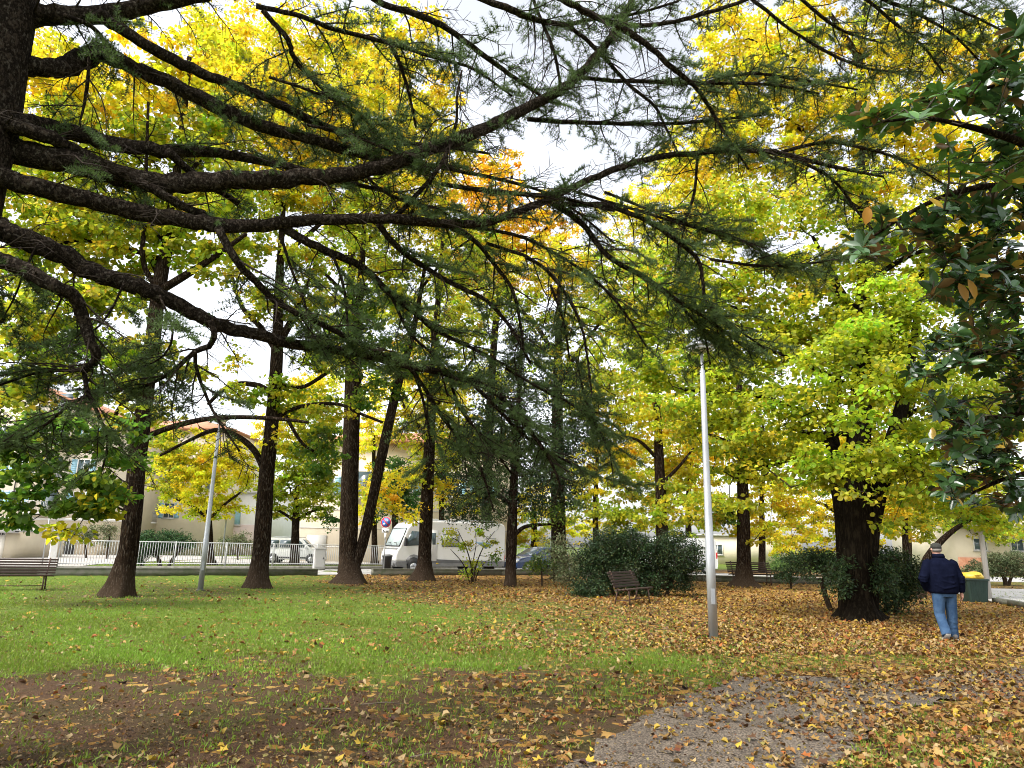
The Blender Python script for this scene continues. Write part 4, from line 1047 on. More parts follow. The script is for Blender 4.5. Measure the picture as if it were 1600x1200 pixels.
# ------------------------------------------------------------------ foliage
LEAF6 = (np.array([(0, 0, 0), (-.40, .28, .07), (-.36, .70, .06), (0, 1, -.10), (.36, .70, .06), (.40, .28, .07)]), [[0, 3, 2, 1], [0, 5, 4, 3]])
LEAF4 = (np.array([(0, 0, 0), (-.42, .45, .08), (0, 1, -.06), (.42, .45, .08)]), [[0, 3, 2, 1]])
SLIM4 = (np.array([(0, 0, 0), (-.22, .45, .04), (0, 1, -.06), (.22, .45, .04)]), [[0, 3, 2, 1]])
LONG = (np.array([(0, 0, 0), (-.17, .22, .045), (-.23, .52, .05), (-.15, .82, .0), (0, 1, -.10), (.15, .82, .0), (.23, .52, .05), (.17, .22, .045), (0, .45, -.01)]),
        [[0, 8, 2, 1], [8, 4, 3, 2], [0, 7, 6, 8], [8, 6, 5, 4]])
PAL = {   # leaf colours (linear): list of colour, weight
 'gold':   [((.60, .47, .015), 5), ((.66, .55, .03), 5), ((.50, .46, .03), 3), ((.55, .32, .02), .8), ((.38, .42, .03), 3.5)],
 'yel':    [((.60, .47, .02), 5), ((.50, .46, .03), 4), ((.36, .42, .03), 3), ((.62, .38, .02), 1)],
 'yelgrn': [((.30, .36, .025), 4), ((.42, .42, .03), 4), ((.19, .29, .025), 3), ((.55, .43, .03), 1.6), ((.45, .25, .03), .25)],
 'lemon':  [((.70, .60, .035), 5), ((.62, .58, .035), 4), ((.48, .52, .03), 2.5), ((.72, .50, .03), 1)],
 'lime':   [((.34, .39, .025), 5), ((.25, .34, .025), 4), ((.47, .45, .03), 3), ((.17, .26, .025), 2)],
 'green':  [((.065, .135, .018), 5), ((.10, .18, .022), 4), ((.18, .25, .025), 2), ((.42, .36, .03), .5)],
 'dkgreen':[((.035, .10, .025), 5), ((.055, .13, .03), 4), ((.10, .18, .03), 2)],
 'orange': [((.68, .42, .012), 5), ((.72, .50, .02), 5), ((.60, .24, .015), 2), ((.55, .45, .03), 1)],
 'dark':   [((.016, .034, .012), 5), ((.026, .050, .017), 4), ((.045, .070, .022), 2), ((.09, .10, .03), .5)],
 'olive':  [((.09, .12, .05), 5), ((.13, .15, .07), 4), ((.17, .17, .09), 2)],
 'juniper':[((.03, .075, .03), 5), ((.05, .11, .035), 4), ((.09, .16, .05), 2)],
 'lgreen': [((.10, .19, .05), 5), ((.15, .25, .06), 4), ((.20, .29, .07), 2)],
}
def colours(pal, n, r_, bias=None):
    c = np.array([q[0] for q in PAL[pal]]); w_ = np.array([q[1] for q in PAL[pal]], float)
    i = r_.choice(len(c), n, p=w_ / w_.sum())
    j = r_.choice(len(c), n, p=w_ / w_.sum())
    f = r_.random((n, 1)) * .5
    q = c[i] * (1 - f) + c[j] * f
    return q * (1 + .14 * r_.standard_normal((n, 1)))
def grow(stems, tips, r_, tip_r=.006, bend=.12, max_r=.11, expo=2.4):
    """join every tip to the nearest wood already grown; returns edges with pipe-model radii"""
    base = np.vstack(stems); nb = len(base)
    tips = np.asarray(tips)
    d0 = np.min(np.linalg.norm(tips[:, None] - base[None], axis=2), axis=1)
    order = np.argsort(d0)
    P = list(base); par = [-1] * nb
    arr = np.zeros((nb + len(tips) * 2, 3)); arr[:nb] = base; n = nb
    pen = np.zeros(nb + len(tips) * 2)
    for i in order:
        q = tips[i]
        dv = arr[:n] - q
        d = np.linalg.norm(dv, axis=1)
        cost = d + .9 * np.maximum(0, dv[:, 2]) + pen[:n]
        k = int(np.argmin(cost))
        # one mid joint so that the twig bends
        mid = arr[k] * .45 + q * .55 + r_.normal(0, bend * max(d[k], .05), 3) + [0, 0, .08 * d[k]]
        arr[n] = mid; par.append(k); pen[n] = 0
        arr[n + 1] = q; par.append(n); pen[n + 1] = .0
        n += 2
    load = np.zeros(n); 
    for i in range(n - 1, nb - 1, -1):
        load[i] = max(load[i], 0) + (1.0 if load[i] == 0 else 0)
        load[par[i]] += load[i]
    idx = np.arange(nb, n); pr = np.array(par)[nb:]
    rad_ = np.minimum(tip_r * np.maximum(load[idx], 1) ** (1 / expo), max_r)
    rp = np.where(pr >= nb, np.minimum(tip_r * np.maximum(load[pr], 1) ** (1 / expo), max_r), rad_ * 1.15)
    return arr[pr], arr[idx], np.minimum(rp, rad_ * 1.5), rad_
def smooth_line(P, rr, k=4):
    """Catmull-Rom through the traced joints"""
    P = np.asarray(P, float); rr = np.asarray(rr, float); n = len(P)
    if n < 3: return P, rr
    Q = np.vstack([2 * P[0] - P[1], P, 2 * P[-1] - P[-2]]); out, ro = [], []
    for i in range(n - 1):
        p0, p1, p2, p3 = Q[i:i + 4]
        for t_ in np.linspace(0, 1, k, endpoint=False):
            out.append(.5 * (2 * p1 + (p2 - p0) * t_ + (2 * p0 - 5 * p1 + 4 * p2 - p3) * t_ ** 2 + (3 * p1 - p0 - 3 * p2 + p3) * t_ ** 3))
            ro.append(rr[i] * (1 - t_) + rr[i + 1] * t_)
    out.append(P[-1]); ro.append(rr[-1])
    return np.array(out), np.array(ro)
def trace(line, Yv, dY=0.0):
    """traced stem: (px,py,width_px[,dY]) at distance Yv -> world joints, radii"""
    P, rr = [], []
    for i, q in enumerate(line):
        p = PY(q[0], q[1], Yv + dY * i / max(1, len(line) - 1) + (q[3] if len(q) > 3 else 0))
        P.append(p); rr.append(q[2] / 2 / F * depth(p))
    return np.array(P), np.array(rr)
LEAVES = 0
def tree(name, label, Yv, stems, blobs, leaf=.10, bark='bark_dark', cat='tree', group=None, shape=LEAF4, lmat='leaf', seed=0, flat=.45, tipr=.007, cl_r=.42, up=.9, twig='twig', per=46, drop=.25, flare=1.0, k_cover=2.1, seg=4):
    global LEAVES
    r_ = np.random.default_rng(seed + 100)
    bp_, _ = trace(stems[0][:1], Yv)
    o = thing(name, label, cat, (bp_[0][0], bp_[0][1], 0), 0, group)
    loc = np.array([bp_[0][0], bp_[0][1], 0.0])
    skel = []
    for i, s in enumerate(stems):
        P, rr = trace(s, Yv, dY=(0 if i == 0 else r_.normal(0, .6)))
        if i == 0: P[0, 2] = -.08
        elif P[0, 2] < .5: P[0, 2] = -.05
        elif seg and len(skel):
            allp = np.vstack(skel); k = np.argmin(np.linalg.norm(allp - P[0], axis=1)); P[0] = P[0] * .3 + allp[k] * .7
        Q, q = smooth_line(P, rr, 5)
        b = Buf()
        fl = np.zeros(len(Q))
        if i == 0: fl = np.clip(1 - (Q[:, 2] - 0) / max(.22, 2.2 * q[min(6, len(q) - 1)]), 0, 1) ** 2.2 * .34 * flare
        b.tube(Q, q, 26 if q.max() > .15 else 12, wob=.035, flare=fl, seed=seed * 7 + i)
        child(b, 'trunk' if i == 0 else 'limb', M[bark], o, True)
        skel.append(Q)
    tips, tr, tp, tc_ = [], [], [], []
    for bl in blobs:
        px, py, rx, ry, pal = bl[:5]; cov = bl[5] if len(bl) > 5 else 1.5; dY = bl[6] if len(bl) > 6 else 0.0
        c = PY(px, py, Yv + dY); s = depth(c) / F
        a, h = rx * s, ry * s; dp = max(.5, min(a, 2.6) * .85)
        n = int(k_cover * cov * math.pi * rx * ry / ((leaf / s) ** 2 * .34))
        m = max(5, int(n / per))
        # clumps spread through the volume, uneven
        u = nz(r_.standard_normal((m, 3))) * (r_.random((m, 1)) ** .45)
        C = c + u * [a, dp, h] + r_.normal(0, .08, (m, 3)) * [a, dp, h]
        C[:, 2] = np.maximum(C[:, 2], .15)
        tips.append(C); tr.append(cl_r * (.55 + .9 * r_.random(m))); tp += [pal] * m; tc_.append(np.maximum(4, (n / m * (.35 + 1.3 * r_.random(m)))).astype(int))
    C = np.vstack(tips); rc = np.concatenate(tr); cnt = np.concatenate(tc_)
    A, B_, ra, rb = grow([k[len(k) // 4:] if i == 0 and len(k) > 8 and cat == 'tree' else k for i, k in enumerate(skel)], C, r_, tipr)
    b = Buf(); b.prisms(A, B_, ra, rb, 5); b.mi = 1
    tot = int(cnt.sum()); print('LV', name, tot); ci = np.repeat(np.arange(len(C)), cnt)
    off = nz(r_.standard_normal((tot, 3))) * (r_.random((tot, 1)) ** .5) * rc[ci][:, None] * [1, 1, flat]
    off[:, 2] -= .35 * flat * (off[:, 0] ** 2 + off[:, 1] ** 2) / np.maximum(rc[ci], .05)
    Pp = C[ci] + off
    Pp[:, 2] = np.maximum(Pp[:, 2], .03)
    Nn = r_.standard_normal((tot, 3)) + [0, 0, up * 1.6]
    Dd = off * [1, 1, 0] / np.maximum(rc[ci][:, None], .05) + r_.normal(0, .6, (tot, 3)); Dd[:, 2] -= drop
    Ls = leaf * (.65 + .6 * r_.random(tot))
    col = np.empty((tot, 3)); pals = np.array(tp)[ci]
    cb = 1 + .18 * r_.standard_normal(len(C)); hue = r_.normal(0, .10, len(C))
    for pal in set(tp):
        k = pals == pal; col[k] = colours(pal, int(k.sum()), r_)
    col *= cb[ci][:, None] * np.stack([1 + hue, 1 - .3 * hue, np.ones_like(hue)], 1)[ci]
    b.cards(shape[0], shape[1], Pp, Dd, nz(Nn), Ls, np.clip(col, .008, .78))
    child(b, 'crown' if cat == 'tree' else 'foliage', [M[twig], M[lmat]], o, False, True)
    LEAVES += tot
    return o

# ------------------------------------------------------------------ park trees
GT = 'tall trees on the lawn'
tree('park_tree', 'leaning dark trunked tree nearest the left bench, forking high up', 20.3,
 [[(184,927,46),(190,905,38),(196,880,31),(202,850,28),(210,770,27),(217,700,26),(230,600,23),(240,520,22),(250,440,21),(262,380,17),(272,300,13),(285,200,10),(296,90,7)],
  [(250,455,13),(290,430,12),(340,398,9),(385,365,6)],[(246,450,9),(224,410,8),(226,340,7),(229,240,5),(232,160,4)],[(252,445,8),(236,405,7),(222,385,6)],
  [(234,690,9),(266,668,9),(320,655,8),(380,652,7),(440,655,6),(482,660,4)],[(226,620,10),(204,620,9),(184,642,7),(172,668,5)],
  [(256,410,9),(200,390,7),(120,375,6),(60,400,4)],[(262,385,9),(180,290,7),(110,200,5),(60,120,4)],[(274,300,7),(330,220,6),(360,120,4)]],
 [(70,120,100,75,'gold',1.1),(190,150,110,80,'gold',1.0),(300,110,90,80,'gold',.9),(110,215,110,45,'yelgrn',1.3),(100,330,120,55,'yelgrn',1.5),(40,400,70,45,'yelgrn',1.2),(200,330,90,70,'yelgrn',1.5),(320,300,80,70,'yelgrn',1.2),(250,230,80,50,'yelgrn',1.2),(130,270,90,40,'yelgrn',1.2),(30,330,60,40,'yelgrn',1.2),(330,210,60,60,'yelgrn',1.2),
  (150,415,80,40,'yelgrn',1.3),(100,470,90,40,'yelgrn',1.3),(190,600,55,45,'yelgrn',1.1),(215,650,45,35,'yelgrn',1.0),(90,590,60,40,'yelgrn',1.1),(285,380,50,40,'yelgrn',1.3),(180,470,60,40,'yelgrn',1.2),(290,580,36,26,'yelgrn',1.0),(215,545,50,40,'yelgrn',1.0),(340,420,40,30,'yelgrn',1.0),(60,520,80,50,'yelgrn',1.3),(160,540,70,40,'lime',1.0),(30,620,60,45,'yelgrn',1.2),(330,395,60,30,'yelgrn',.8),
  (90,690,85,50,'green',1.5,-3.5),(40,760,60,50,'green',1.5,-3.5),(130,770,60,55,'green',1.4,-3.5),(175,760,30,55,'yelgrn',1.1,-3),(95,830,24,16,'yel',1.3,-3.5),(190,700,35,50,'green',1.0,-3),(20,810,35,25,'green',1.0,-3.5),(15,690,45,40,'green',1.3,-3.5)],
 .165, seed=1, group=GT, shape=LEAF6)
tree('park_tree', 'straight dark trunked tree right of the slim lamp post, low arching limbs', 25,
 [[(402,915,36),(405,890,29),(409,850,26),(415,760,24),(422,690,21),(430,600,20),(434,520,17),(436,450,14),(440,370,9),(446,270,6),(452,170,5)],
  [(441,540,13),(456,500,11),(472,465,8),(492,415,5)],[(429,545,9),(406,510,9),(380,482,7),(365,440,5),(358,400,4)],[(428,622,10),(405,603,9),(370,600,8),(345,612,7),(325,632,5)],
  [(417,740,12),(398,705,10),(368,680,8),(335,672,7),(292,690,5),(250,712,4)],[(435,655,9),(455,640,7),(490,632,6),(530,632,5),(560,645,5),(598,660,4)],[(436,600,7),(470,605,6),(500,590,6),(535,565,5),(572,545,4)],[(452,660,6),(470,690,5),(490,705,4)],
  [(440,400,8),(520,330,6),(590,240,4)],[(444,330,6),(380,260,5),(330,190,4)]],
 [(445,470,45,40,'yelgrn',1.1),(480,395,60,45,'yelgrn',1.1),(395,330,70,55,'yelgrn',1.1),(430,200,110,90,'gold',1.2),(350,60,90,60,'gold',1.0),(500,70,110,60,'gold',1.2),(560,170,90,75,'gold',1.2),(565,320,80,60,'yelgrn',1.2),(460,290,60,50,'yel',1.1),
  (440,625,55,30,'lime',1.4),(375,615,45,28,'yelgrn',.8),(500,640,60,35,'yelgrn',1.0),(505,705,38,45,'green',1.2),(420,150,90,60,'yel',1.1),(340,180,70,60,'yel',1.0),(640,60,70,50,'gold',1.0),(500,230,70,60,'yel',1.2),(430,690,16,12,'gold',1.6,-.6),(370,560,30,25,'yelgrn',.5),(560,600,40,35,'green',1.0),(370,400,55,40,'yelgrn',1.2),(340,330,50,40,'yel',1.1),(400,470,30,30,'yelgrn',.9),(500,470,45,50,'yelgrn',1.0),(510,560,50,35,'yelgrn',1.0)],
 .165, seed=2, group=GT)
tree('park_tree', 'twin stemmed tree whose two dark trunks split at the base', 29,
 [[(547,909,48),(548,895,34),(548,860,19),(550,800,19),(552,700,18),(556,600,17),(560,500,14),(565,420,10),(570,330,6),(576,230,5)],
  [(557,890,20),(566,850,17),(580,790,16),(595,720,16),(610,650,15),(622,600,13),(640,540,10),(655,470,7),(668,390,5)],[(562,480,8),(520,440,6),(490,410,4)],[(568,380,7),(620,330,5),(680,280,4)],[(660,440,5),(700,400,4),(740,370,3)]],
 [(560,490,55,50,'green',1.2),(615,560,50,40,'green',1.1),(600,420,70,50,'yelgrn',1.2),(700,420,60,50,'yelgrn',1.0),(640,330,80,55,'yel',1.2),(680,220,75,65,'gold',1.3),(600,250,60,50,'gold',1.2),(640,130,90,55,'gold',1.1),(600,610,30,30,'green',1.0),(540,560,30,30,'yelgrn',.7)],
 .16, seed=3, group=GT)
tree('park_tree', 'single dark trunk standing in front of the motorhome cab', 32,
 [[(661,905,36),(663,885,25),(664,860,20),(667,780,20),(671,700,17),(676,600,14),(682,500,10),(690,400,6),(696,300,4)],[(672,690,7),(640,650,5),(620,610,4)],[(674,650,7),(710,600,5),(740,560,4)]],
 [(640,670,45,45,'yel',1.2),(600,770,35,40,'yel',1.1),(700,610,50,50,'yelgrn',1.2),(720,520,60,55,'yelgrn',1.1),(650,735,30,25,'gold',1.2),(715,690,45,50,'yelgrn',1.2),(640,580,40,40,'yel',1.1),(640,800,40,14,'gold',.8),(690,760,30,25,'yel',.9)],
 .16, seed=4, group=GT)
tree('evergreen_tree', 'dark leaved evergreen tree with a slim trunk right of the motorhome', 29,
 [[(797,914,17),(798,880,16),(799,850,17),(802,780,14),(806,700,11),(812,600,7),(816,520,4)],[(803,842,7),(818,824,6),(842,820,5),(872,819,3)],[(800,790,6),(770,770,5),(735,775,3)],[(805,720,6),(840,690,5),(872,680,3)]],
 [(750,770,60,50,'dark',1.8),(850,750,70,55,'dark',1.8),(790,680,75,60,'dark',1.7),(880,700,55,60,'dark',1.4),(730,700,40,50,'dark',1.3),(800,600,70,50,'dark',1.2),(890,610,60,50,'dark',1.0),(715,800,25,18,'dark',1.2),(860,800,40,20,'green',1.0),(920,660,30,50,'dark',.9),(840,530,60,40,'dark',.8)],
 .13, shape=SLIM4, lmat='ever', seed=5, cl_r=.5, flat=.7, up=.5, k_cover=2.5)
tree('park_tree', 'ivy dark trunk half hidden between the evergreen and the big bush', 35,
 [[(874,900,26),(873,860,24),(872,780,22),(871,680,19),(871,580,14),(874,480,8),(876,380,5)],[(872,600,8),(910,540,6),(950,490,4)],[(872,560,8),(830,500,6),(790,470,4)]],
 [(880,540,80,70,'yelgrn',1.0),(960,500,70,60,'yelgrn',1.1),(790,470,70,55,'yelgrn',1.0),(940,600,55,45,'yel',1.0),(860,420,80,50,'yel',1.0),(960,410,70,45,'yelgrn',1.1)],
 .165, seed=6, group=GT)
tree('golden_tree', 'tall orange gold tree glowing behind the cedar branches in the centre', 44,
 [[(760,890,20),(760,800,16),(765,650,13),(775,500,10),(790,380,7),(800,270,4)],[(775,480,6),(730,420,5),(700,360,3)],[(785,420,6),(840,370,4),(880,330,3)]],
 [(815,350,90,65,'orange',1.5),(760,430,70,55,'orange',1.2),(880,420,55,50,'gold',1.3),(735,290,60,45,'orange',1.3),(790,265,40,30,'orange',1.0),(700,360,60,40,'gold',1.1)],
 .18, seed=7)
tree('linden_tree', 'huge dark multi stemmed linden with bright lime leaves beside the walking person', 18,
 [[(1343,967,64),(1342,955,52),(1341,925,40),(1340,870,38),(1339,800,40),(1339,740,40),(1342,690,36),(1345,640,32),(1346,560,27),(1348,480,24),(1352,400,19),(1350,320,13),(1346,240,7)],
  [(1322,938,26),(1320,860,26),(1317,790,28),(1309,745,26),(1302,700,21),(1299,650,17),(1309,570,13),(1310,480,9),(1300,400,6)],[(1358,938,24),(1360,860,24),(1366,800,25),(1380,745,25),(1395,690,24),(1408,640,20),(1420,580,15),(1432,500,10),(1442,410,6)],
  [(1403,705,10),(1440,716,9),(1480,728,7),(1534,750,4)],[(1300,672,9),(1262,676,7),(1225,664,4)],[(1335,500,17),(1312,455,13),(1296,420,8),(1270,370,5)],[(1402,655,9),(1440,640,7),(1500,660,4)],[(1305,600,8),(1240,560,6),(1170,540,4)],
  [(1346,440,10),(1420,400,7),(1490,380,4)],[(1300,690,8),(1230,720,6),(1150,735,4)],[(1308,560,8),(1210,500,6),(1110,470,4)],[(1300,640,8),(1190,620,6),(1070,610,4)],[(1350,330,9),(1260,270,6),(1190,240,4)]],
 [(1100,640,100,50,'lime',1.5),(1050,570,80,42,'lime',1.4),(1180,570,90,48,'lime',1.4),(1245,640,90,45,'lime',1.5,-1.5),(1330,560,80,50,'lime',1.2),(1385,470,90,45,'lime',1.4,-1),(1335,650,55,24,'lime',.8,-3),(1320,735,55,14,'lime',1.3,-2.5),(1385,615,45,28,'lime',.8,-2.5),(1400,520,60,40,'lime',1.4,-1),(1240,500,90,50,'yelgrn',1.4),(1090,500,70,45,'yelgrn',1.3),(1540,520,60,50,'yelgrn',1.3,1),(1345,590,70,30,'lime',1.0,-3),(1290,560,50,36,'lime',1.3,-2.5),(1400,590,55,36,'lime',1.4,-2.5),(1350,520,50,30,'lime',1.3,-2),(1440,680,60,36,'lime',1.5,-1.5),(1540,650,60,50,'yelgrn',1.5,1),(1450,780,50,24,'lime',1.3),(1285,745,45,15,'lime',1.2,-2),(1415,768,50,16,'lime',1.2,-1.5),(1340,770,30,10,'lime',.9,-3),(1285,705,45,22,'lime',1.3,-2.5),(1360,712,45,20,'lime',1.5,-3),
  (1180,715,105,36,'lime',1.5),(1130,780,60,22,'lime',1.1),(1420,740,60,28,'lime',1.4,-1),(1480,630,75,50,'lime',1.3),(1500,745,80,36,'yelgrn',1.4),(1560,800,55,35,'yelgrn',1.3,1),(1400,820,14,18,'lime',1.6,-2),(1570,690,50,50,'yelgrn',1.2),
  (1140,450,100,50,'yelgrn',1.4),(1270,430,90,55,'yelgrn',1.3),(1040,420,75,50,'yelgrn',1.2),(1410,380,90,55,'yelgrn',1.4),(1180,340,100,55,'yelgrn',1.3),(1310,320,80,50,'yelgrn',1.2),(1490,450,80,60,'yelgrn',1.3),(1570,560,60,70,'yelgrn',1.3),(1520,340,80,60,'yel',1.2),(1000,500,60,45,'yelgrn',1.1)],
 .122, bark='bark_linden', seed=8, shape=LEAF6, cl_r=.55, flat=.28, up=1.3, per=60, flare=1.15)
tree('golden_tree', 'tall golden tree filling the upper right behind the linden', 27,
 [[(1344,900,26),(1344,800,24),(1346,650,20),(1350,450,17),(1350,250,14),(1345,110,11),(1322,60,9),(1296,20,6)],[(1346,110,10),(1350,40,8),(1356,-40,5)],[(1365,330,8),(1280,230,6),(1200,160,4)],[(1360,250,8),(1440,180,6),(1500,120,4)],[(1352,180,7),(1250,100,5),(1170,60,3)]],
 [(1175,120,95,80,'gold',1.5),(1290,180,90,70,'gold',1.5),(1400,200,90,70,'gold',1.5),(1250,50,90,60,'gold',1.3),(1400,70,90,70,'gold',1.3),(1520,90,80,80,'gold',1.3),(1120,230,75,50,'yel',1.3),(1230,270,80,50,'yel',1.4),(1350,300,80,50,'gold',1.3),(1480,250,80,60,'gold',1.4),(1570,230,60,70,'yel',1.2),(1130,40,60,50,'gold',1.0),(1090,290,65,50,'yel',1.3),(1150,200,60,50,'gold',1.2),(1370,640,60,60,'yelgrn',1.6),(1350,690,60,30,'yelgrn',1.5),(1330,700,40,40,'yel',1.4),(1340,540,80,60,'yelgrn',1.3),(1430,560,60,60,'yelgrn',1.2),(1430,450,60,50,'yelgrn',1.2)],
 .165, seed=9)
tree('park_tree', 'dark trunk with spreading roots in front of the far bench', 33,
 [[(1162,914,46),(1162,904,28),(1162,880,22),(1162,830,20),(1161,780,18),(1158,700,14),(1155,600,9),(1150,500,5)],[(1160,800,6),(1146,808,5),(1143,780,4)],[(1158,700,7),(1110,680,5),(1060,670,3)],[(1160,740,7),(1210,720,5),(1250,720,3)]],
 [(1070,720,80,50,'yel',1.5),(1100,815,50,20,'yelgrn',1.2),(1000,770,55,40,'yelgrn',1.3),(1225,790,60,36,'yel',1.4),(1160,700,70,50,'yel',1.4),(1050,640,60,50,'yel',1.3),(1210,830,70,18,'yel',1.0),(1250,740,60,40,'yelgrn',1.3),(1130,800,25,25,'green',1.2)],
 .165, seed=10, group=GT)
tree('park_tree', 'dark trunk rising out of the big bush behind the end on bench', 29,
 [[(1037,900,20),(1035,850,19),(1033,780,17),(1030,720,15),(1027,650,11),(1022,560,7)],[(1032,760,6),(1060,730,5),(1084,700,3)],[(1030,720,6),(1000,690,5),(970,680,3)]],
 [(1000,660,60,45,'yel',1.3),(960,580,65,50,'yelgrn',1.2),(950,700,45,40,'yel',1.3),(1000,810,55,22,'yelgrn',1.3),(955,800,45,25,'lime',1.2),(1060,780,45,35,'yelgrn',1.2),(1040,560,50,40,'yelgrn',1.1)],
 .16, seed=11, group=GT)
tree('yellow_tree', 'low spreading yellow tree across the road behind the far bench', 47,
 [[(1330,895,20),(1332,850,14),(1334,800,10),(1338,740,6)],[(1333,820,6),(1290,790,5),(1250,780,3)],[(1334,800,6),(1390,780,5),(1430,780,3)]],
 [(1280,800,60,40,'yel',1.5),(1230,840,45,28,'yel',1.3),(1340,830,50,35,'gold',1.3),(1400,800,60,45,'yel',1.5),(1450,820,40,35,'lime',1.3),(1340,760,80,40,'yel',1.3),(1270,850,45,20,'gold',1.2)],
 .18, seed=12)
tree('slim_tree', 'slim dark trunk with pale yellow leaves between the round bush and the person', 34,
 [[(1416,890,10),(1415,850,9),(1413,800,8),(1408,740,5)]], [(1410,780,45,35,'yel',1.2),(1440,800,35,28,'yelgrn',1.1),(1380,790,35,30,'yel',1.1)], .16, seed=13)
tree('leaning_tree', 'small dark tree arching to the right above the cap of the walking person', 27,
 [[(1436,905,13),(1444,885,12),(1456,862,11),(1474,842,9),(1496,824,7),(1524,808,4)]], [(1530,800,35,18,'green',1.3),(1500,795,40,16,'yelgrn',1.0),(1560,825,40,18,'yelgrn',1.2)], .14, seed=14)
tree('yard_tree', 'rounded yellow tree behind the fence to the right of the juniper', 46,
 [[(328,886,17),(328,860,11),(327,820,9),(325,780,6)],[(327,815,5),(300,790,4),(275,780,3)],[(327,810,5),(355,785,4),(375,770,3)]],
 [(320,745,80,50,'lemon',1.9),(260,700,40,40,'yelgrn',1.3),(240,640,40,35,'yelgrn',1.1),(270,740,45,45,'yelgrn',1.3),(365,720,38,45,'lemon',1.4),(300,790,60,25,'lemon',1.3),(350,790,40,20,'gold',1.1),(310,700,60,35,'gold',1.3)],
 .18, seed=15)
tree('yard_tree', 'bright yellow green tree with a short dark trunk in front of the boxy white car', 49,
 [[(461,882,15),(461,850,13),(462,815,11),(464,760,7)],[(462,815,5),(440,800,4),(425,795,3)],[(462,812,5),(485,800,4),(505,795,3)]],
 [(465,730,65,50,'lime',1.7),(500,770,42,40,'lime',1.7),(520,700,35,45,'lime',1.4),(500,610,45,40,'lemon',1.3),(430,770,35,30,'lime',1.4),(440,670,45,45,'lemon',1.5),(495,670,45,45,'lime',1.5),(470,620,40,35,'lemon',1.4),(515,815,22,14,'dkgreen',1.0),(475,800,50,16,'lime',1.3)],
 .18, seed=16)
tree('yard_tree', 'dark green leafy tree right behind the round no parking sign', 50,
 [[(618,892,13),(618,850,11),(617,800,9),(616,740,6)]],
 [(615,745,35,45,'dkgreen',1.6),(635,780,30,32,'dkgreen',1.6),(600,790,22,25,'dkgreen',1.3),(690,745,20,30,'dkgreen',1.0)],
 .18, seed=17)
tree('yard_tree', 'upright yellow tree between the twin trunks and the sign', 56,
 [[(585,892,11),(585,840,9),(584,760,7),(584,680,5)]],
 [(585,680,32,55,'lemon',1.6),(575,780,22,45,'lemon',1.3),(590,610,28,40,'lemon',1.3)], .18, seed=18)
tree('far_tree', 'yellow tree beyond the motorhome roof and the dark blue car', 62,
 [[(835,884,12),(835,840,10),(834,780,7)]], [(830,840,45,18,'gold',1.5),(835,790,55,40,'lemon',1.2),(760,700,60,50,'yelgrn',1.1),(900,830,40,25,'lemon',1.1)], .17, seed=19)

for k_, (px_, rows, lab) in enumerate((
  (690, [(690,640,60,50,'lemon'),(680,720,50,50,'yelgrn'),(720,780,40,28,'lemon'),(650,600,50,40,'lemon'),(760,600,55,45,'yelgrn')], 'yellow street tree behind the motorhome, its crown between the single trunk and the evergreen'),
  (930, [(930,740,55,50,'lemon'),(960,660,55,50,'yelgrn'),(900,800,45,30,'yelgrn'),(990,720,45,45,'lemon'),(900,620,50,45,'yelgrn'),(950,830,40,16,'lemon')], 'yellow street tree beyond the low wall, behind the ivy dark trunk'),
  (1075, [(1075,760,60,45,'lemon'),(1080,680,55,45,'lemon'),(1120,620,60,45,'yelgrn'),(1050,830,40,18,'lime'),(1130,800,50,26,'lemon'),(1020,620,50,40,'lemon'),(1080,480,80,60,'yelgrn'),(1010,430,70,50,'yelgrn'),(1050,350,80,50,'lemon'),(1110,560,60,45,'yelgrn'),(1020,520,60,45,'yelgrn'),(990,330,60,45,'lemon'),(1060,260,55,45,'lemon'),(930,470,55,45,'yelgrn')], 'yellow street tree behind the nearest lamp post'),
  (1190, [(1190,760,50,40,'lemon'),(1200,680,60,45,'yelgrn'),(1260,700,50,45,'lemon'),(1180,830,40,16,'gold'),(1150,640,50,40,'lemon'),(1190,540,70,55,'yelgrn'),(1130,350,70,50,'lemon')], 'yellow street tree behind the far bench'),
  (1418, [(1490,800,45,32,'lime'),(1540,760,50,40,'yelgrn'),(1460,760,45,40,'lemon'),(1440,700,50,50,'yelgrn'),(1530,690,50,50,'yelgrn'),(1480,590,60,50,'yelgrn'),(1560,620,50,50,'yelgrn'),(1560,830,40,20,'lime')], 'yellow green street tree behind the person and the grey pole'),
 )):
    tree('street_tree', lab, 51 + 2 * k_, [[(px_,884,11),(px_ + 1,840,10),(px_,790,8),(px_ + 3,720,6),(px_ + 2,660,4)]], [q + (1.3,) for q in rows], .19, seed=60 + k_, group='yellow street trees beyond the low walls')
for k_, (px_, rows, lab) in enumerate((
  (-60, [(40,240,80,70,'yelgrn'),(110,180,90,70,'gold'),(60,90,90,60,'gold'),(150,330,80,60,'yelgrn'),(30,420,60,60,'yelgrn'),(60,520,60,60,'yelgrn')], 'tall far tree at the left edge behind the cedar trunk'),
  (541, [(390,100,80,70,'gold'),(480,180,80,60,'yel'),(560,90,80,60,'gold'),(600,200,70,60,'yel'),(500,290,80,50,'yelgrn'),(640,290,60,50,'yel'),(560,380,60,45,'yelgrn'),(610,470,70,60,'yelgrn'),(520,540,50,45,'yelgrn'),(640,560,55,50,'yel'),(700,480,55,50,'yelgrn'),(740,380,60,45,'yelgrn')], 'tall far golden tree behind the straight trunk and the twin trunks'),
 )):
    tree('golden_tree', lab, 37 + k_, [[(px_,884,22),(px_ + 1,780,20),(px_ + 6,600,16),(px_ + 8,420,12),(px_ + 12,250,8),(px_ + 14,120,5)]], [q + (1.2,) for q in rows], .18, seed=70 + k_)

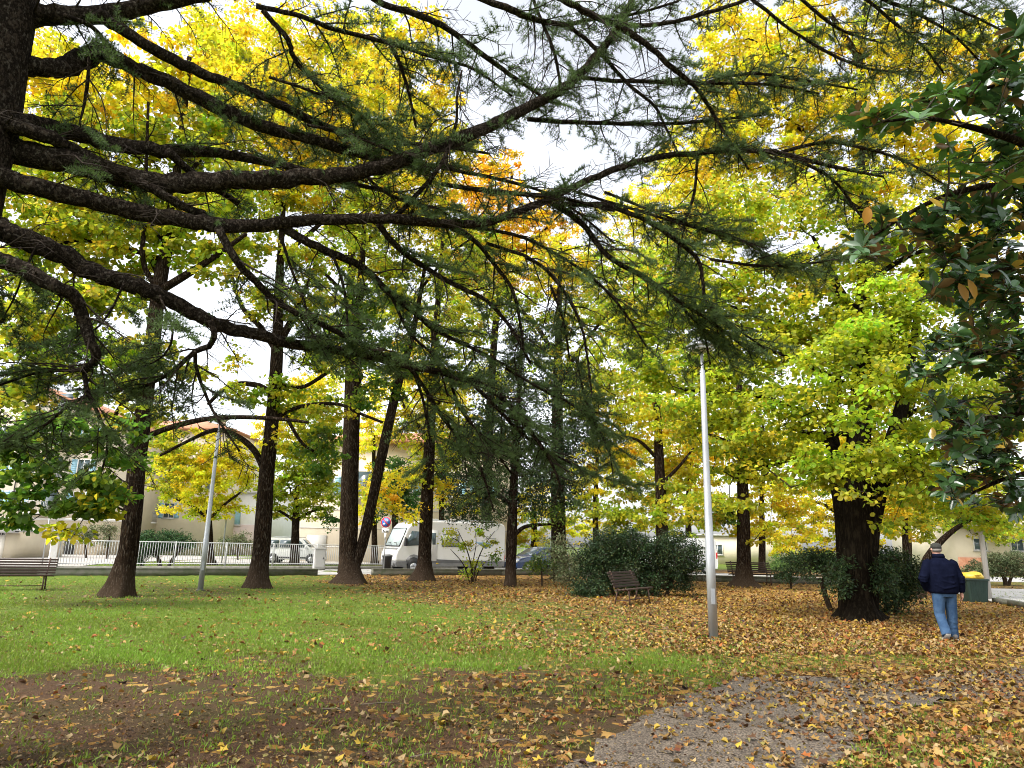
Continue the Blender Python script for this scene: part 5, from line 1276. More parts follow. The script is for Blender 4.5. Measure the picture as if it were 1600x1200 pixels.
# ------------------------------------------------------------------ shrubs
def shrub(label, Yv, stems, blobs, leaf, seed, name='bush', **kw):
    kw.setdefault('shape', SLIM4); kw.setdefault('lmat', 'ever')
    return tree(name, label, Yv, stems, blobs, leaf, cat='bush', seed=seed, flat=.8, up=.35, cl_r=kw.pop('cl_r', .26), per=kw.pop('per', 40), flare=0, k_cover=kw.pop('k_cover', 4.6), **kw)
shrub('large dark evergreen bush behind the end on bench', 25.2, [[(1000,930,9),(1002,900,7),(1006,870,4)],[(960,935,6),(950,900,5),(935,870,3)],[(1040,928,6),(1052,895,5),(1062,865,3)]],
 [(935,880,40,42,'dark',2.0),(990,865,48,36,'dark',2.0),(1050,868,44,36,'dark',2.0),(920,922,30,18,'dark',2.2,-1),(890,890,22,24,'olive',.9),(1000,905,50,26,'dark',1.8),(1065,905,28,22,'dark',1.3),(870,860,25,30,'olive',.6),(960,840,40,18,'dark',1.4),(1085,870,14,30,'dark',1.0)], .085, 31)
shrub('round dark bush to the right of the huge linden trunk', 20, [[(1400,950,7),(1400,920,5),(1402,890,3)],[(1385,950,5),(1378,910,4),(1370,890,3)]],
 [(1400,895,36,34,'dark',2.4),(1395,930,32,20,'dark',2.4),(1375,890,24,26,'dark',1.8),(1422,900,18,26,'dark',1.5),(1376,900,15,34,'dark',2.4,-2.3),(1385,880,20,20,'dark',2.0,-2.0),(1385,950,18,8,'dark',1.6)], .085, 32)
shrub('dark bush with a crooked stem left of the huge linden trunk', 20.5, [[(1298,935,8),(1288,925,8),(1286,908,7),(1296,896,6),(1305,880,4)]],
 [(1295,880,24,20,'dark',2.0),(1272,870,16,12,'dark',1.6),(1306,900,15,28,'dark',2.4,-2.8),(1262,880,14,10,'dark',1.1)], .085, 33)
shrub('small dark clipped bush between the far bench and the linden', 31, [[(1235,908,4),(1236,890,3),(1238,872,2)]], [(1236,872,16,10,'dark',2.2),(1225,895,18,12,'dark',1.8),(1254,896,12,9,'dark',1.4)], .09, 34)
shrub('feathery light green bush beyond the far bench', 42, [[(1265,900,4),(1266,885,3),(1268,870,2)]], [(1262,876,30,15,'lgreen',1.8),(1296,878,24,16,'lgreen',1.5),(1222,880,26,11,'lgreen',1.5)], .12, 35)
shrub('leafy yellow green sapling with several thin stems in front of the motorhome', 31, [[(737,907,2.6),(736,885,2.2),(729,858,1.6),(715,828,.9)],[(739,907,2.6),(745,880,2),(757,852,1.4),(773,830,.8)],[(735,907,2.2),(724,882,1.6),(704,858,.8)],[(741,907,2),(748,892,1.5),(760,876,.8)],[(738,907,2),(739,880,1.5),(744,850,1.1),(742,828,.7)]],
 [(715,850,26,16,'lime',.7),(735,835,40,12,'lime',.45),(770,845,22,18,'lime',.4),(738,886,16,18,'lime',1.0),(772,868,12,8,'green',1.0),(700,838,16,10,'lime',.5)], .10, 36, 'sapling', shape=LEAF4, lmat='leaf', k_cover=1.5)
shrub('thin leafy shrub with a dark stem in front of the dark blue car', 30, [[(847,908,3),(846,890,2.2),(842,868,1.4)],[(807,908,1.5),(806,895,1.2),(804,885,.8)]], [(846,880,22,16,'green',1.0),(870,890,18,14,'olive',.9),(830,888,14,9,'green',.8),(880,870,14,16,'olive',.7)], .09, 37)
shrub('wide dark juniper behind the white bar fence', 41, [[(250,890,7),(248,875,6),(240,858,4)],[(262,890,6),(272,870,5),(285,856,3)],[(222,888,4),(216,872,3),(214,860,2)]],
 [(255,838,45,9,'juniper',2.2),(225,856,22,18,'juniper',2.0),(280,850,28,9,'juniper',1.8),(250,852,34,10,'juniper',1.6),(213,872,12,12,'juniper',1.4)], .11, 38, 'juniper')
shrub('grey green shrub left of the leaning trunk by the fence end', 55, [[(135,868,4),(134,850,3),(138,832,2)]], [(135,832,16,16,'olive',.8),(122,842,12,10,'olive',.6),(146,838,12,14,'olive',.7)], .12, 39)
shrub('grey green shrub just right of the leaning trunk by the fence end', 54, [[(168,868,4),(170,850,3),(172,832,2)]], [(172,828,18,14,'olive',.8),(164,846,10,12,'olive',.6)], .12, 40)
shrub('grey green shrub below the small window of the white house', 58, [[(372,872,3),(372,855,2),(374,842,2)]], [(375,842,17,12,'olive',1.0),(352,845,14,9,'olive',.9),(388,850,10,10,'olive',.8)], .12, 41)
shrub('broad olive bush on the grass strip across the right road', 40, [[(1572,913,7),(1568,900,6),(1560,885,4)],[(1574,910,5),(1584,892,4),(1592,880,3)]],
 [(1565,882,30,16,'olive',2.0),(1548,890,18,12,'olive',1.6),(1585,875,20,16,'olive',1.7),(1600,895,14,10,'olive',1.2),(1555,872,20,10,'olive',1.2)], .12, 42)
shrub('smaller olive bush behind the green bin', 43, [[(1524,908,4),(1524,895,3),(1526,884,2)]], [(1524,886,18,10,'olive',1.7),(1538,892,14,10,'olive',1.4),(1512,892,10,7,'olive',1.2)], .12, 43)

# fallen crooked branch lying by the linden
c = [G(1238, 917), G(1252, 912), G(1272, 910), G(1290, 911)]
o = thing('fallen_branch', 'thin crooked fallen branch lying on the leaves left of the linden', 'branch', (c[0][0], c[0][1], 0))
b = Buf(); b.tube([q + [0, 0, z] for q, z in zip(c, (.03, .28, .36, .40))], [.025, .05, .055, .05], 9, wob=.08); child(b, 'wood', M['twigwood'], o, True)
b = Buf(); b.tube([c[1] + [0, 0, .28], c[1] + [.1, -.1, .12], c[1] + [.3, -.2, .03]], [.035, .025, .015], 7); child(b, 'side_branch', M['twigwood'], o, True)

# ------------------------------------------------------------------ the cedar whose limbs reach across the view
# limb: ([(px, py, width_px) ...], distance at start, distance at end, needles 0..1, first part that carries needles)
LIMBS = [
 ([(-30,70,60),(0,52,54),(45,26,38),(100,24,30),(160,22,30),(230,10,26),(320,-10,22),(430,-45,18)],5.0,5.6,.25,.4),
 ([(-10,92,40),(25,98,32),(55,104,31),(95,106,31),(130,92,35),(158,82,29),(200,102,24),(260,128,24),(330,163,24),(400,193,22),(455,208,20),(520,228,17),(580,245,14),(640,255,11),(710,262,8)],5.0,6.8,.45,.45),
 ([(150,20,24),(180,40,19),(230,70,19),(300,107,18),(370,135,16),(420,155,15),(480,185,14),(540,210,12),(600,222,9),(680,228,7),(765,240,4)],5.2,7.2,.6,.4),
 ([(-15,190,36),(15,190,31),(60,197,30),(120,208,28),(180,225,26),(250,234,23),(330,238,18),(400,249,15),(470,265,12),(540,285,9),(610,300,6)],5.0,6.6,.3,.5),
 ([(30,198,26),(80,215,23),(110,232,20),(165,258,17),(230,290,16),(285,322,15),(322,336,12)],5.1,5.7,.1,.5),
 ([(262,236,15),(296,266,13),(330,290,11),(372,318,9)],5.5,6.0,.1,.4),
 ([(-30,215,60),(0,226,52),(30,238,45),(100,251,39),(170,270,37),(240,285,35),(320,284,33),(400,280,31),(460,279,29),(520,275,26),(580,266,24),(650,241,22),(700,222,22),(760,200,20),(800,180,19),(850,155,17),(900,122,15),(940,78,13),(965,42,12),(988,0,10),(1002,-40,8)],5.0,7.4,.2,.55),
 ([(800,-20,9),(850,-12,10),(885,2,11),(925,24,11),(970,44,12),(1010,70,10),(1050,105,9),(1090,140,7),(1112,175,6),(1140,220,5),(1170,265,3)],6.2,7.6,.35,.3),
 ([(965,40,8),(1030,38,7),(1090,24,7),(1165,0,6),(1230,-30,4)],7.2,7.6,.3,.3),
 ([(740,-8,12),(790,12,12),(830,28,10),(880,38,8),(925,30,6),(990,22,5),(1060,2,4)],6.4,7.2,.6,.2),
 ([(888,40,7),(930,75,7),(980,130,6),(1022,165,5),(1038,195,4),(1060,240,3)],7.0,7.6,.4,.3),
 ([(905,120,7),(960,126,7),(1030,128,7),(1100,130,6),(1200,132,5),(1280,146,3)],7.3,8.0,.9,.35),
 ([(825,186,8),(880,190,8),(960,193,7),(1050,193,6),(1110,188,5),(1190,180,3)],7.2,7.8,.7,.2),
 ([(830,-10,6),(845,30,6),(862,70,6),(872,110,5),(876,150,4)],6.6,7.0,.6,.2),
 ([(-30,272,40),(0,276,35),(50,290,32),(120,310,30),(200,328,29),(280,342,27),(340,352,25),(400,352,22),(460,346,20),(540,342,18),(600,342,17),(660,346,15),(720,350,14),(770,345,13),(800,333,13),(850,315,12),(900,290,11),(960,265,11),(1020,247,10),(1080,240,9),(1150,235,9),(1210,238,9),(1260,250,8),(1310,262,6),(1380,276,4)],4.9,8.2,.35,.45),
 ([(440,355,15),(480,378,14),(520,396,13),(570,420,12),(610,460,10),(650,490,9),(680,515,8),(740,545,6),(800,576,4)],6.0,7.6,.5,.3),
 ([(340,355,14),(370,408,13),(400,440,12),(430,470,11),(480,496,10),(520,515,9),(560,535,8),(612,560,6)],5.6,6.6,.7,.3),
 ([(590,350,11),(620,385,10),(660,415,9),(710,445,8),(760,470,7),(800,515,6),(830,570,4)],6.4,7.4,.7,.15),
 ([(700,352,10),(740,375,8),(770,410,7),(800,452,6),(812,500,5),(820,560,3)],6.7,7.5,.6,.2),
 ([(866,318,11),(910,350,10),(950,400,9),(1010,435,8),(1060,470,7),(1110,502,5),(1160,540,4)],7.2,8.0,1.0,.3),
 ([(885,318,9),(950,322,9),(1010,345,8),(1052,372,8),(1090,405,7),(1098,440,6),(1105,475,5),(1150,512,4),(1195,545,3)],7.2,8.0,.7,.3),
 ([(760,380,6),(830,405,6),(872,442,6),(905,500,5),(918,560,4),(926,625,3)],6.9,7.6,.6,.3),
 ([(720,352,6),(800,366,6),(850,386,5),(920,430,5),(970,480,4),(1012,545,3)],6.8,7.8,.5,.3),
 ([(900,300,5),(1000,330,5),(1100,360,4),(1200,388,3)],7.4,8.0,.3,.3),
 ([(945,300,5),(1060,345,4),(1150,372,3),(1230,420,2)],7.5,8.2,.5,.3),
 ([(690,288,8),(760,298,8),(840,305,8),(890,312,6),(960,330,4)],6.6,7.3,.3,.2),
 ([(690,262,6),(780,280,6),(850,300,5),(900,330,4),(960,380,3)],6.6,7.4,.3,.3),
 ([(-30,345,44),(0,358,39),(50,378,36),(100,400,33),(150,428,30),(200,441,28),(250,462,26),(300,488,24),(350,510,22),(400,522,20),(460,538,18),(520,546,16),(580,556,15),(640,572,13),(700,585,11),(760,606,10),(800,636,9),(830,675,7),(860,720,5),(880,770,3)],4.8,8.0,.5,.55),
 ([(730,592,7),(765,625,7),(800,662,6),(832,690,5),(870,712,4),(920,740,3)],7.2,8.2,1.0,.2),
 ([(330,500,11),(334,525,10),(326,541,10),(305,550,9),(270,580,7),(235,600,5),(200,610,3)],5.6,5.9,.6,.4),
 ([(305,549,7),(308,580,6),(325,625,5),(345,662,4),(375,705,3)],5.7,6.1,.5,.2),
 ([(-30,392,30),(0,406,27),(40,420,25),(80,445,23),(115,462,22),(130,495,20),(140,530,17),(150,555,15),(141,572,13),(131,580,10)],4.7,5.3,.15,.3),
 ([(132,578,6),(60,582,5),(0,602,4),(-50,620,3)],5.3,5.6,.8,.1),
 ([(131,578,8),(137,612,7),(155,650,6),(168,692,4),(160,735,3)],5.3,5.5,.9,.25),
 ([(134,618,6),(100,640,5),(50,680,4),(0,702,3)],5.3,5.6,.9,.1),
 ([(640,574,8),(660,602,7),(690,650,7),(722,692,6),(752,735,5),(772,800,3)],7.0,8.2,.55,.3),
 ([(645,576,6),(660,622,5),(672,690,4),(668,745,3)],7.0,7.7,.45,.3),
 ([(560,-30,10),(590,2,11),(650,22,11),(700,45,10),(760,90,9),(805,122,7),(860,160,4)],5.8,7.0,.4,.3),
 ([(400,10,9),(470,25,8),(520,45,8),(600,65,7),(680,90,6),(740,108,5),(800,150,3)],5.6,6.6,1.0,.15),
 ([(410,16,9),(432,40,9),(450,62,9),(462,95,8),(500,135,6),(550,180,4)],5.6,6.2,.8,.4),
 ([(610,70,6),(628,110,6),(640,150,5),(650,200,4)],6.2,6.6,.6,.2),
 ([(722,110,3),(714,150,4),(713,190,5),(700,235,7),(680,270,7),(650,305,8),(615,342,9)],6.2,6.5,.1,.1),
 ([(1150,-20,6),(1190,10,6),(1240,50,5),(1310,90,5),(1370,110,4),(1440,112,2)],7.8,8.4,.3,.4),
 ([(1240,-12,6),(1310,45,5),(1380,68,3)],7.8,8.3,.4,.3),
 ([(1320,-30,8),(1370,-5,7),(1430,20,6),(1490,55,4),(1530,95,3)],7.2,7.8,1.0,.05),
 ([(1340,-15,6),(1390,30,5),(1440,70,4),(1475,115,3)],7.3,7.8,1.0,.1),
 ([(1400,-20,6),(1460,0,5),(1530,30,4),(1590,60,3)],7.0,7.4,.9,.1),
 ([(1090,132,5),(1170,115,5),(1250,125,5),(1340,140,3)],7.8,8.2,1.0,.1),
 ([(1220,238,6),(1290,222,6),(1350,232,5),(1410,250,4),(1470,285,3)],8.1,8.5,1.0,.1),
 ([(1240,246,6),(1300,280,5),(1340,330,4),(1380,380,3)],8.1,8.4,.9,.2),
 ([(1090,240,5),(1085,300,5),(1070,350,4),(1060,410,3)],7.9,8.2,.5,.3),
 ([(1110,405,5),(1180,415,5),(1260,412,4),(1330,400,3)],7.9,8.4,.6,.3),
 ([(560,262,5),(600,300,5),(650,318,5),(720,330,4)],6.3,6.7,1.0,.1),
 ([(480,195,5),(540,208,5),(600,232,4),(660,262,3)],5.9,6.3,1.0,.2),
 ([(420,120,5),(480,140,5),(540,165,4),(590,205,3)],5.7,6.2,.9,.1),
 ([(440,372,5),(455,420,5),(475,470,4),(490,530,3)],6.0,6.4,1.0,.1),
 ([(520,398,5),(535,440,5),(542,490,4),(545,540,3)],6.3,6.6,.9,.1),
 ([(610,460,5),(640,520,5),(680,560,4),(700,620,3)],6.8,7.2,.6,.1),
 ([(195,441,4),(170,490,4),(140,520,3),(80,540,2)],5.3,5.6,.8,.1),
 ([(250,462,4),(270,520,4),(250,560,3),(200,580,2)],5.4,5.8,.9,.1),
 ([(60,380,4),(40,420,4),(20,470,3),(-10,520,2)],5.0,5.2,.5,.1),
 ([(140,90,6),(137,125,6),(132,160,5),(124,195,3)],5.2,5.3,.2,.2),
 ([(100,24,8),(140,40,8),(170,70,6),(190,90,4)],5.1,5.4,1.0,.1),
 ([(900,560,4),(920,640,4),(950,700,3),(960,760,2)],7.8,8.3,.9,.1),
 ([(790,575,5),(850,610,5),(905,640,4),(950,690,3)],7.6,8.3,1.0,.1),
 ([(700,585,5),(720,640,5),(760,690,4),(800,740,3)],7.3,8.0,.5,.1),
 ([(860,445,5),(880,500,4),(890,560,3)],7.4,7.8,.9,.1),
 ([(1040,455,5),(1075,490,5),(1105,520,4),(1140,548,3)],7.9,8.2,1.0,.05),
 ([(1085,470,4),(1100,520,4),(1110,570,3)],8.0,8.3,.8,.1),
]
def cedar():
    r_ = np.random.default_rng(77)
    top, bot = PY(-52, -120, 5.0), None
    bx, by = PY(-50, 150, 5.0)[:2]
    o = thing('cedar_tree', 'big dark cedar at the left edge, long limbs spreading across the whole view', 'tree', (bx, by, 0))
    zs = np.array([-.1, .25, .7, 1.3, 2.2, 3.4, 4.6, 5.6, 6.6, 7.8, 9.2, 11])
    rr = np.array([.52, .46, .43, .415, .405, .395, .38, .36, .33, .29, .24, .16])
    b = Buf(); P = np.stack([bx + .03 * np.sin(zs), by + .02 * zs * 0, zs], 1)
    P, rr = smooth_line(P, rr, 4)
    fl = np.clip(1 - P[:, 2] / .9, 0, 1) ** 2 * .5
    b.tube(P, rr, 36, wob=.03, flare=fl, seed=3); child(b, 'trunk', M['bark_cedar'], o, True)
    core = P
    tw = Buf(); A_, B__, R0, R1 = [], [], [], []
    TP, TD, TS = [], [], []
    for li, (line, y0, y1, fol, f0) in enumerate(LIMBS):
        n = len(line); Pl, rl = [], []
        for i, q in enumerate(line):
            k = i / (n - 1); Yv = y0 + (y1 - y0) * k + .05 * math.sin(i * 1.7 + li)
            p = PY(q[0], q[1], Yv); Pl.append(p); rl.append(q[2] * .92 / 2 / F * depth(p))
        Q, q = smooth_line(Pl, rl, 5)
        Q = Q + r_.normal(0, 1, Q.shape) * (q[:, None] * .10)
        if line[0][0] <= 60 and line[0][2] > 25:      # root the big limbs in the trunk
            z0 = Q[0, 2]; s = np.array([bx, by, z0 + .05]); Q = np.vstack([s, Q]); q = np.concatenate([[q[0] * 1.15], q])
        b = Buf(); b.tube(Q, q, 16 if q[0] > .04 else 9, wob=.06 if q[0] > .03 else .03, seed=li); child(b, 'limb', M['bark_cedar'], o, True)
        # side shoots
        seg = np.linalg.norm(np.diff(Q, axis=0), axis=1); cum = np.concatenate([[0], np.cumsum(seg)]); Ltot = cum[-1]
        m = int(Ltot / .085)
        for j in range(m):
            t_ = (j + r_.random()) / m
            if t_ < f0 * .6 and r_.random() < .8: continue
            d = t_ * Ltot; i = min(np.searchsorted(cum, d) - 1, len(seg) - 1); i = max(i, 0)
            base = Q[i] + (Q[i + 1] - Q[i]) * (d - cum[i]) / max(seg[i], 1e-6); ax = nz(Q[i + 1] - Q[i])
            side = nz(np.cross(ax, [0, 0, 1.0])) * (1 if (j % 2) else -1)
            ln = (.22 + .62 * r_.random()) * (1.15 - .55 * t_)
            dr = nz(side * (.75 + .3 * r_.random()) + ax * (.65 + .3 * r_.random()) + np.array([0, 0, r_.normal(.02, .22)]))
            k = 5; pts = [base]; dd = dr.copy()
            for s in range(k):
                dd = nz(dd + r_.normal(0, .16, 3) + [0, 0, -.07]); pts.append(pts[-1] + dd * ln / k)
            pts = np.array(pts); r0 = min(q[i] * .5, .0065 + .005 * ln)
            rs = np.linspace(r0, .0022, k + 1)
            A_.append(pts[:-1]); B__.append(pts[1:]); R0.append(rs[:-1]); R1.append(rs[1:])
            leafy = t_ > f0 * .8 and r_.random() < .16 + .68 * fol
            # twigs on the shoot
            for s in range(k):
                for e in range(3 if ln > .35 else 2):
                    pb = pts[s] + (pts[s + 1] - pts[s]) * r_.random(); sx = nz(np.cross(pts[s + 1] - pts[s], [0, 0, 1.0])) * (1 if r_.random() < .5 else -1)
                    td = nz(sx + nz(pts[s + 1] - pts[s]) * .8 + [0, 0, r_.normal(-.05, .3)]); tl = .06 + .16 * r_.random()
                    pe = pb + td * tl
                    A_.append(pb[None]); B__.append(pe[None]); R0.append(np.array([.0028])); R1.append(np.array([.0016]))
                    if leafy:
                        nn_ = max(2, int(tl / .026)); f_ = (np.arange(nn_) + .5) / nn_
                        TP.append(pb + td * tl * f_[:, None]); TD.append(np.tile(td, (nn_, 1))); TS.append(np.full(nn_, .9))
            if leafy:
                nn_ = int(ln / .030); f_ = r_.random(nn_) * k
                ii_ = np.minimum(f_.astype(int), k - 1); TP.append(pts[ii_] + (pts[ii_ + 1] - pts[ii_]) * (f_ - ii_)[:, None]); TD.append(nz(pts[ii_ + 1] - pts[ii_])); TS.append(np.full(nn_, 1.0))
    tw.prisms(np.vstack(A_), np.vstack(B__), np.concatenate(R0), np.concatenate(R1), 4)
    tw.mi = 1
    # needle tufts: thin pointed blades fanning out, mostly from the upper side
    P = np.vstack(TP); D = np.vstack(TD); nt_ = len(P); K = 11
    pi = np.repeat(np.arange(nt_), K); n = len(pi)
    rv = nz(r_.standard_normal((n, 3)))
    rv = rv - D[pi] * (rv * D[pi]).sum(1, keepdims=True); 
    nd = nz(nz(rv) + D[pi] * (.25 + .5 * r_.random((n, 1))) + [0, 0, .45])
    ln = .040 * (.7 + .6 * r_.random(n)); wd = .0024 + .0008 * r_.random(n)
    base = P[pi] + r_.normal(0, .003, (n, 3)); sd_ = nz(np.cross(nd, r_.standard_normal((n, 3))))
    V = np.stack([base - sd_ * wd[:, None], base + sd_ * wd[:, None], base + nd * ln[:, None]], 1)
    hue = r_.normal(0, .18, nt_)[pi]
    c = np.array([.075, .118, .036]) * (1 + hue[:, None]) + r_.random((n, 1)) * np.array([.02, .032, .012])
    tw.add(V.reshape(-1, 3), np.arange(n * 3).reshape(-1, 3), np.repeat(np.clip(c, .008, .3), 3, axis=0))
    child(tw, 'crown', [M['twig'], M['needle']], o, False, True)
    return nt_
NT = cedar()

# ------------------------------------------------------------------ magnolia reaching in from the right
def magnolia():
    r_ = np.random.default_rng(55)
    base = PY(1790, 900, 7.5); bx, by = base[:2]
    o = thing('magnolia_tree', 'glossy dark leaved magnolia reaching in along the right edge of the view', 'tree', (bx, by, 0))
    P = np.array([[bx, by, -.1], [bx, by, .4], [bx + .05, by - .1, 1.6], [bx - .05, by - .2, 3.2], [bx + .02, by - .3, 5.2], [bx, by - .3, 7.2], [bx, by - .3, 9]])
    Q, q = smooth_line(P, [.24, .2, .17, .15, .12, .08, .04], 5)
    b = Buf(); b.tube(Q, q, 20, wob=.03, seed=4, flare=np.clip(1 - Q[:, 2] / .6, 0, 1) ** 2 * .4); child(b, 'trunk', M['bark_dark'], o, True)
    limbs = [[(1700,300,5.6,26),(1620,235,5.0,16),(1540,205,4.7,11),(1450,185,4.5,7),(1380,190,4.4,4)],
             [(1720,330,6.2,24),(1640,300,5.6,15),(1560,290,5.2,11),(1480,305,5.0,9),(1400,345,5.0,6),(1345,385,5.0,4)],
             [(1720,420,6.4,22),(1640,410,6.0,14),(1560,420,5.6,10),(1480,440,5.5,6)],
             [(1740,560,7.2,22),(1660,540,7.0,14),(1580,540,6.8,9),(1500,560,6.8,6)],
             [(1740,650,7.4,20),(1660,640,7.2,13),(1570,650,7.0,8),(1490,660,7.0,5)],
             [(1740,120,5.6,20),(1650,120,5.0,13),(1570,130,4.8,8),(1500,150,4.7,4)],
             [(1750,720,7.5,18),(1660,730,7.4,11),(1580,745,7.2,7),(1520,770,7.2,4)]]
    sk = [Q[8:]]
    for i, l in enumerate(limbs):
        Pl = np.array([PY(a, c_, d) for a, c_, d, w_ in l]); k = np.argmin(np.linalg.norm(Q - Pl[0], axis=1))
        Pl = np.vstack([Q[k], Pl]); rr = [l[0][3] / 2 / F * l[0][2] * 1.15] + [w_ / 2 / F * d for a, c_, d, w_ in l]
        S_, s_ = smooth_line(Pl, rr, 5); b = Buf(); b.tube(S_, s_, 10, wob=.04, seed=i); child(b, 'limb', M['bark_dark'], o, True); sk.append(S_[4:])
    # rosette places: (px,py,rx,ry,distance,count, fresh)
    regs = [(1350,190,35,14,4.45,5,1),(1400,188,40,14,4.5,6,1),(1480,165,60,25,4.7,10,1),(1560,150,50,40,4.8,10,.5),(1590,230,45,40,5.0,9,.2),(1520,250,60,25,5.0,6,1),(1570,270,50,20,5.0,9,1),
            (1560,340,55,40,5.3,14,.1),(1500,330,30,25,5.2,5,.2),(1380,390,40,25,5.0,6,0),(1400,350,30,20,5.0,3,0),(1450,360,40,25,5.2,5,0),(1500,400,50,35,5.4,12,0),(1575,430,40,60,5.7,16,0),(1500,465,50,25,5.5,9,0),
            (1560,560,55,40,6.8,16,.2),(1490,545,55,30,6.8,10,.2),(1450,590,30,30,6.8,6,.2),(1580,640,40,50,7.0,16,.1),(1500,640,50,40,7.0,11,.2),(1550,720,55,35,7.2,14,0),(1500,770,40,22,7.2,8,0),(1590,780,35,25,7.3,7,0),(1570,90,50,60,4.8,8,.1),(1560,500,45,40,6.2,9,.1),(1530,700,50,40,7.2,10,0),(1480,710,35,30,7.2,6,.1),(1585,560,30,60,6.8,8,0)]
    T, fr = [], []
    for px, py, rx, ry, d, n, f_ in regs:
        for k in range(int(n * 1.65)):
            a = r_.random() * 6.28; u = math.sqrt(r_.random())
            T.append(PY(px + rx * u * math.cos(a), py + ry * u * math.sin(a), d + r_.normal(0, .28))); fr.append(f_)
    T = np.array(T); fr = np.array(fr)
    A, B_, ra, rb = grow(sk, T, r_, .0045, .15, .02)
    mb = Buf(); mb.prisms(A, B_, ra, rb, 6); mb.mi = 1
    # twig end directions
    dirs = nz(B_[1::2] - A[1::2]); ends = B_[1::2]
    # grow() orders the tips; match colours by position
    Pp, Dd, Nn, Ls, cc = [], [], [], [], []
    for e, dv in zip(ends, dirs):
        f_ = fr[np.argmin(np.linalg.norm(T - e, axis=1))]
        ax = nz(dv * .5 + np.array([0, 0, .75]) + r_.normal(0, .25, 3)); n = r_.integers(7, 11)
        u = nz(np.cross(ax, [0.3, .9, .1])); v = np.cross(ax, u); a0 = r_.random() * 6.28
        for k in range(n):
            a = a0 + k * 2.4 + r_.normal(0, .2); rd = u * math.cos(a) + v * math.sin(a); op = .25 + .5 * r_.random()
            dd = nz(rd + ax * op - np.array([0, 0, .25])); Pp.append(e - dv * .02 * k * .5); Dd.append(dd); Nn.append(nz(ax - dd * np.dot(ax, dd) + r_.normal(0, .18, 3)))
            Ls.append((.14 if f_ < .8 else .12) * (.7 + .5 * r_.random()))
            al = float(r_.random() < (.3 if f_ == 0 else .1))
            base = np.array([.034, .075, .022]) if f_ < .8 else np.array([.05, .115, .02])
            cc.append(np.append(np.clip(base * (1 + .25 * r_.standard_normal()) if r_.random() > .035 else np.array([.50, .33, .05]), .01, .7), al))
    mb.cards(LONG[0], LONG[1], np.array(Pp), np.array(Dd), np.array(Nn), np.array(Ls), np.array(cc))
    child(mb, 'crown', [M['twig_grey'], M['magnolia']], o, True, True)
    # dead yellow leaves and a seed pod
    b = Buf(); ps = np.array([PY(1506, 428, 5.1), PY(1512, 436, 5.1), PY(1520, 430, 5.1), PY(1498, 442, 5.12), PY(1352, 352, 4.9)])
    b.cards(LONG[0], LONG[1], ps, np.array([[.8, 0, .3], [.3, .1, -.7], [.9, .1, .1], [.1, -.2, -.8], [.2, 0, .8]]), np.array([[0, -1, .4]] * 5), np.full(5, .17), np.array([[.55, .33, .04], [.45, .24, .04], [.60, .40, .06], [.30, .16, .03], [.42, .20, .03]]))
    child(b, 'dead_leaves', M['leaf'], o, True, True)
    p = PY(1562, 190, 4.75); b = Buf(); b.lathe([(.006, -.05), (.022, -.03), (.028, 0), (.024, .03), (.006, .05)], p, 14); child(b, 'seed_pod', M['pod'], o, True)
magnolia()

# ------------------------------------------------------------------ fallen leaves and grass on the ground
r_ = np.random.default_rng(99)
def ground_points(n, ylo, yhi):
    """spread over the lawn, thinning with distance"""
    px = r_.uniform(-160, 1760, n); py = ylo + (yhi - ylo) * r_.random(n)
    d = np.stack([(px - 800) / F, -(py - 600) / F, -np.ones(n)], 1) @ R.T
    return d * ((0 - EYE) / d[:, 2])[:, None] + [0, 0, EYE]
side_poly = np.array([(16.4, 24.0), (40, 12.6), (70, 12.6), (70, 33), (30, 36), (20.8, 36)])
LOBED = (np.array([(0, .35, .02), (0, 0, 0), (-.16, .16, .03), (-.5, .22, .06), (-.30, .42, .02), (-.44, .78, .07), (-.17, .72, .01), (0, 1.02, .04), (.17, .72, .01), (.46, .76, .05), (.30, .42, .02), (.5, .2, .08), (.16, .16, .03)]),
         [[0, 3, 2, 1], [0, 5, 4, 3], [0, 7, 6, 5], [0, 9, 8, 7], [0, 11, 10, 9], [0, 1, 12, 11]])
def litter_cols(n):
    c = np.array([[.33, .19, .045], [.38, .26, .10], [.29, .14, .034], [.20, .085, .023], [.10, .047, .016], [.44, .29, .03], [.34, .105, .022], [.29, .24, .06]]); w_ = np.array([5, 4, 4, 3, 2, 3, .8, 1.2])
    return c[r_.choice(len(c), n, p=w_ / w_.sum())] * (1 + .22 * r_.standard_normal((n, 1))) * [.78, .80, .95]
